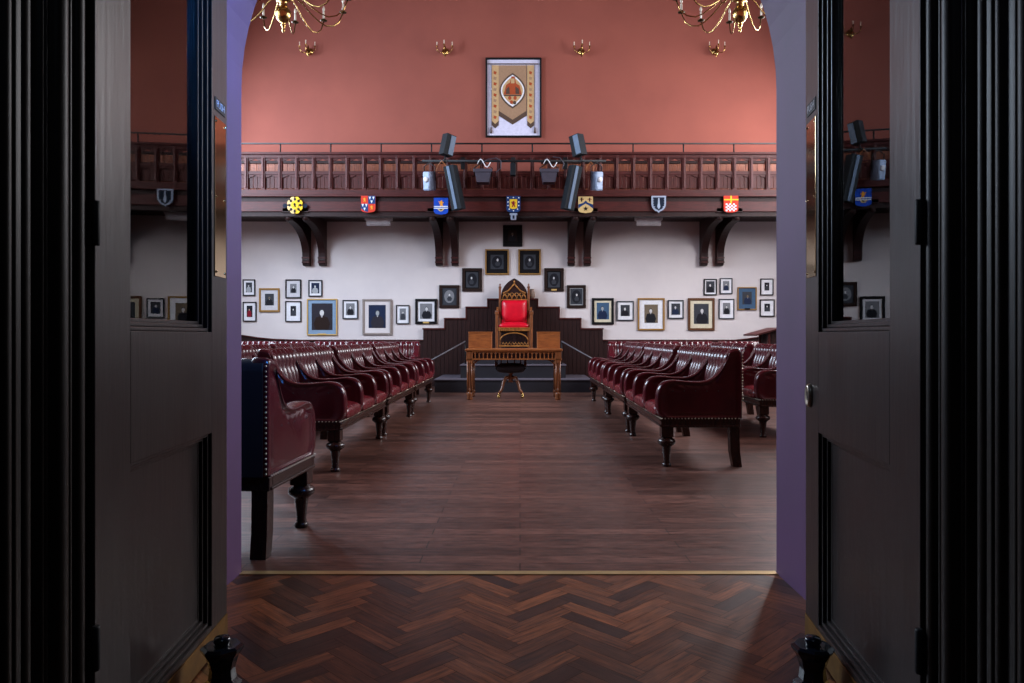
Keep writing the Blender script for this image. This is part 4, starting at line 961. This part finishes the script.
def chandelier(x, y, label, ph):
    t = thing('chandelier', label, 'chandelier', (x, y, 4.56), 0, 'brass chandeliers')
    mb = MB(); mb.lathe([(.001, -.20), (.012, -.19), (.018, -.17), (.010, -.15), (.02, -.13), (.03, -.115), (.015, -.10), (.04, -.085), (.068, -.055), (.084, -.01), (.082, .03), (.06, .07), (.03, .095), (.045, .11), (.03, .125),
              (.06, .145), (.085, .165), (.085, .19), (.05, .205), (.03, .23), (.06, .27), (.07, .32), (.045, .37), (.025, .42), (.06, .45), (.065, .48), (.03, .51), (.02, .60), (.05, .66), (.03, .72), (.015, .80), (.001, .82)], seg=24); mb.build('stem', 'brass', t)
    for tier, (n, r1, zb_, z0, zp) in enumerate(((12, .69, .0, .19, .20), (8, .45, .27, .46, .42))):
        for i in range(n):
            a = ph + 2 * PI * (i + .5 * tier) / n; c_, s_ = math.cos(a), math.sin(a)
            Pp = [(.05, z0), (.13, z0 + .03), (.20 * r1 / .69 + .02, z0 - .02), (.30 * r1 / .69, (z0 + zb_) / 2), (.40 * r1 / .69, zb_ + .03), (.48 * r1 / .69, zb_), (.57 * r1 / .69, zb_ + .02), (.64 * r1 / .69, zb_ + .08), (r1, zp)]
            mb = MB(); mb.tube([(c_ * r, s_ * r, z) for r, z in Pp], .0072, 8)
            arm = mb.build('arm', 'brass', t)
            mb = MB(); candle(mb, c_ * r1, s_ * r1, zp, 1.25); mb.build('candle', ['pan', 'ivory', 'ivory'], arm)
    mb = MB(); zz = .80; i = 0
    while zz < ZC - 4.58 - .06:
        R = Matrix.Translation((0, 0, zz)) @ Matrix.Rotation(PI / 2 * (i % 2), 4, 'Z')
        mb.tube([(.018 * math.cos(2 * PI * j / 8), 0, .035 * math.sin(2 * PI * j / 8) + .02) for j in range(9)], .005, 5, T=R); zz += .058; i += 1
    mb.lathe([(.001, 0), (.03, 0), (.07, .04), (.075, .06), (.001, .06)], 0, 0, ZC - 4.58 - .06, 16); mb.build('chain', 'old_brass', t)
chandelier(wx(283.5, 8), 8.0, 'brass chandelier of curved candle arms, cut off at the upper left', .12)
chandelier(wx(740, 8), 8.0, 'brass chandelier of curved candle arms, cut off at the upper right', PI - .12)

# ------------------------------------------------------------------ light
def area(name, loc, rot, sx, sy, power, color, spread=None):
    l = bpy.data.lights.new(name, 'AREA'); l.shape = 'RECTANGLE'; l.size = sx; l.size_y = sy; l.energy = power; l.color = color
    if spread: l.spread = spread
    o = bpy.data.objects.new(name, l); C.objects.link(o); o.location = loc; o.rotation_euler = rot; return o
for w, pl, pr in ((5.2, 30, 25), (7.9, 80, 60), (10.6, 170, 115), (13.3, 95, 85)):
    for zz in (3.9, 4.95, 6.0):
        area('daylight', (XL + .05, w, zz), (0, -PI / 2 + .45, 0), 1.0, 1.25, pl * .8, (.68, .82, 1))
        area('daylight', (XR - .05, w, zz), (0, PI / 2 - .45, 0), 1.0, 1.25, pr * .8, (.94, .95, 1))
area('lobby_window_light', (0.1, -.6, 3.7), (math.radians(-25), 0, 0), 1.6, 1.0, 7, (.55, .72, 1))
pl_ = area('blue_reveal_fill', (.55, 2.25, 2.75), (0, 0, 0), .2, .2, 14, (.05, .30, 1), math.radians(80))  # added blue fill aimed at the left reveal, no fitting behind it
pl_.rotation_euler = Vector((-1.75, .8, -.55)).to_track_quat('-Z', 'Y').to_euler()
wd = bpy.data.worlds.new('sky'); bpy.context.scene.world = wd; wd.use_nodes = True
wd.node_tree.nodes['Background'].inputs[0].default_value = (.55, .7, 1, 1); wd.node_tree.nodes['Background'].inputs[1].default_value = 2.0

# ------------------------------------------------------------------ camera
cd = bpy.data.cameras.new('camera'); cam = bpy.data.objects.new('camera', cd); C.objects.link(cam)
cd.sensor_width = 36; cd.lens = 36 * F / 1024; cam.location = (0, 0, EYE); cam.rotation_euler = (PI / 2, 0, 0)
cd.shift_x = -(VX - 512) / 1024; cd.shift_y = -(341.5 - HY) / 1024; cd.clip_start = .05
sc = bpy.context.scene; sc.camera = cam
sc.view_settings.view_transform = 'Standard'; sc.view_settings.look = 'None'; sc.view_settings.gamma = 1; sc.view_settings.exposure = 0.7
sc.view_settings.use_curve_mapping = False
sc.cycles.max_bounces = 10; sc.cycles.diffuse_bounces = 5; sc.cycles.glossy_bounces = 4; sc.cycles.transparent_max_bounces = 8
sc.cycles.use_denoising = True; sc.cycles.sample_clamp_indirect = 6
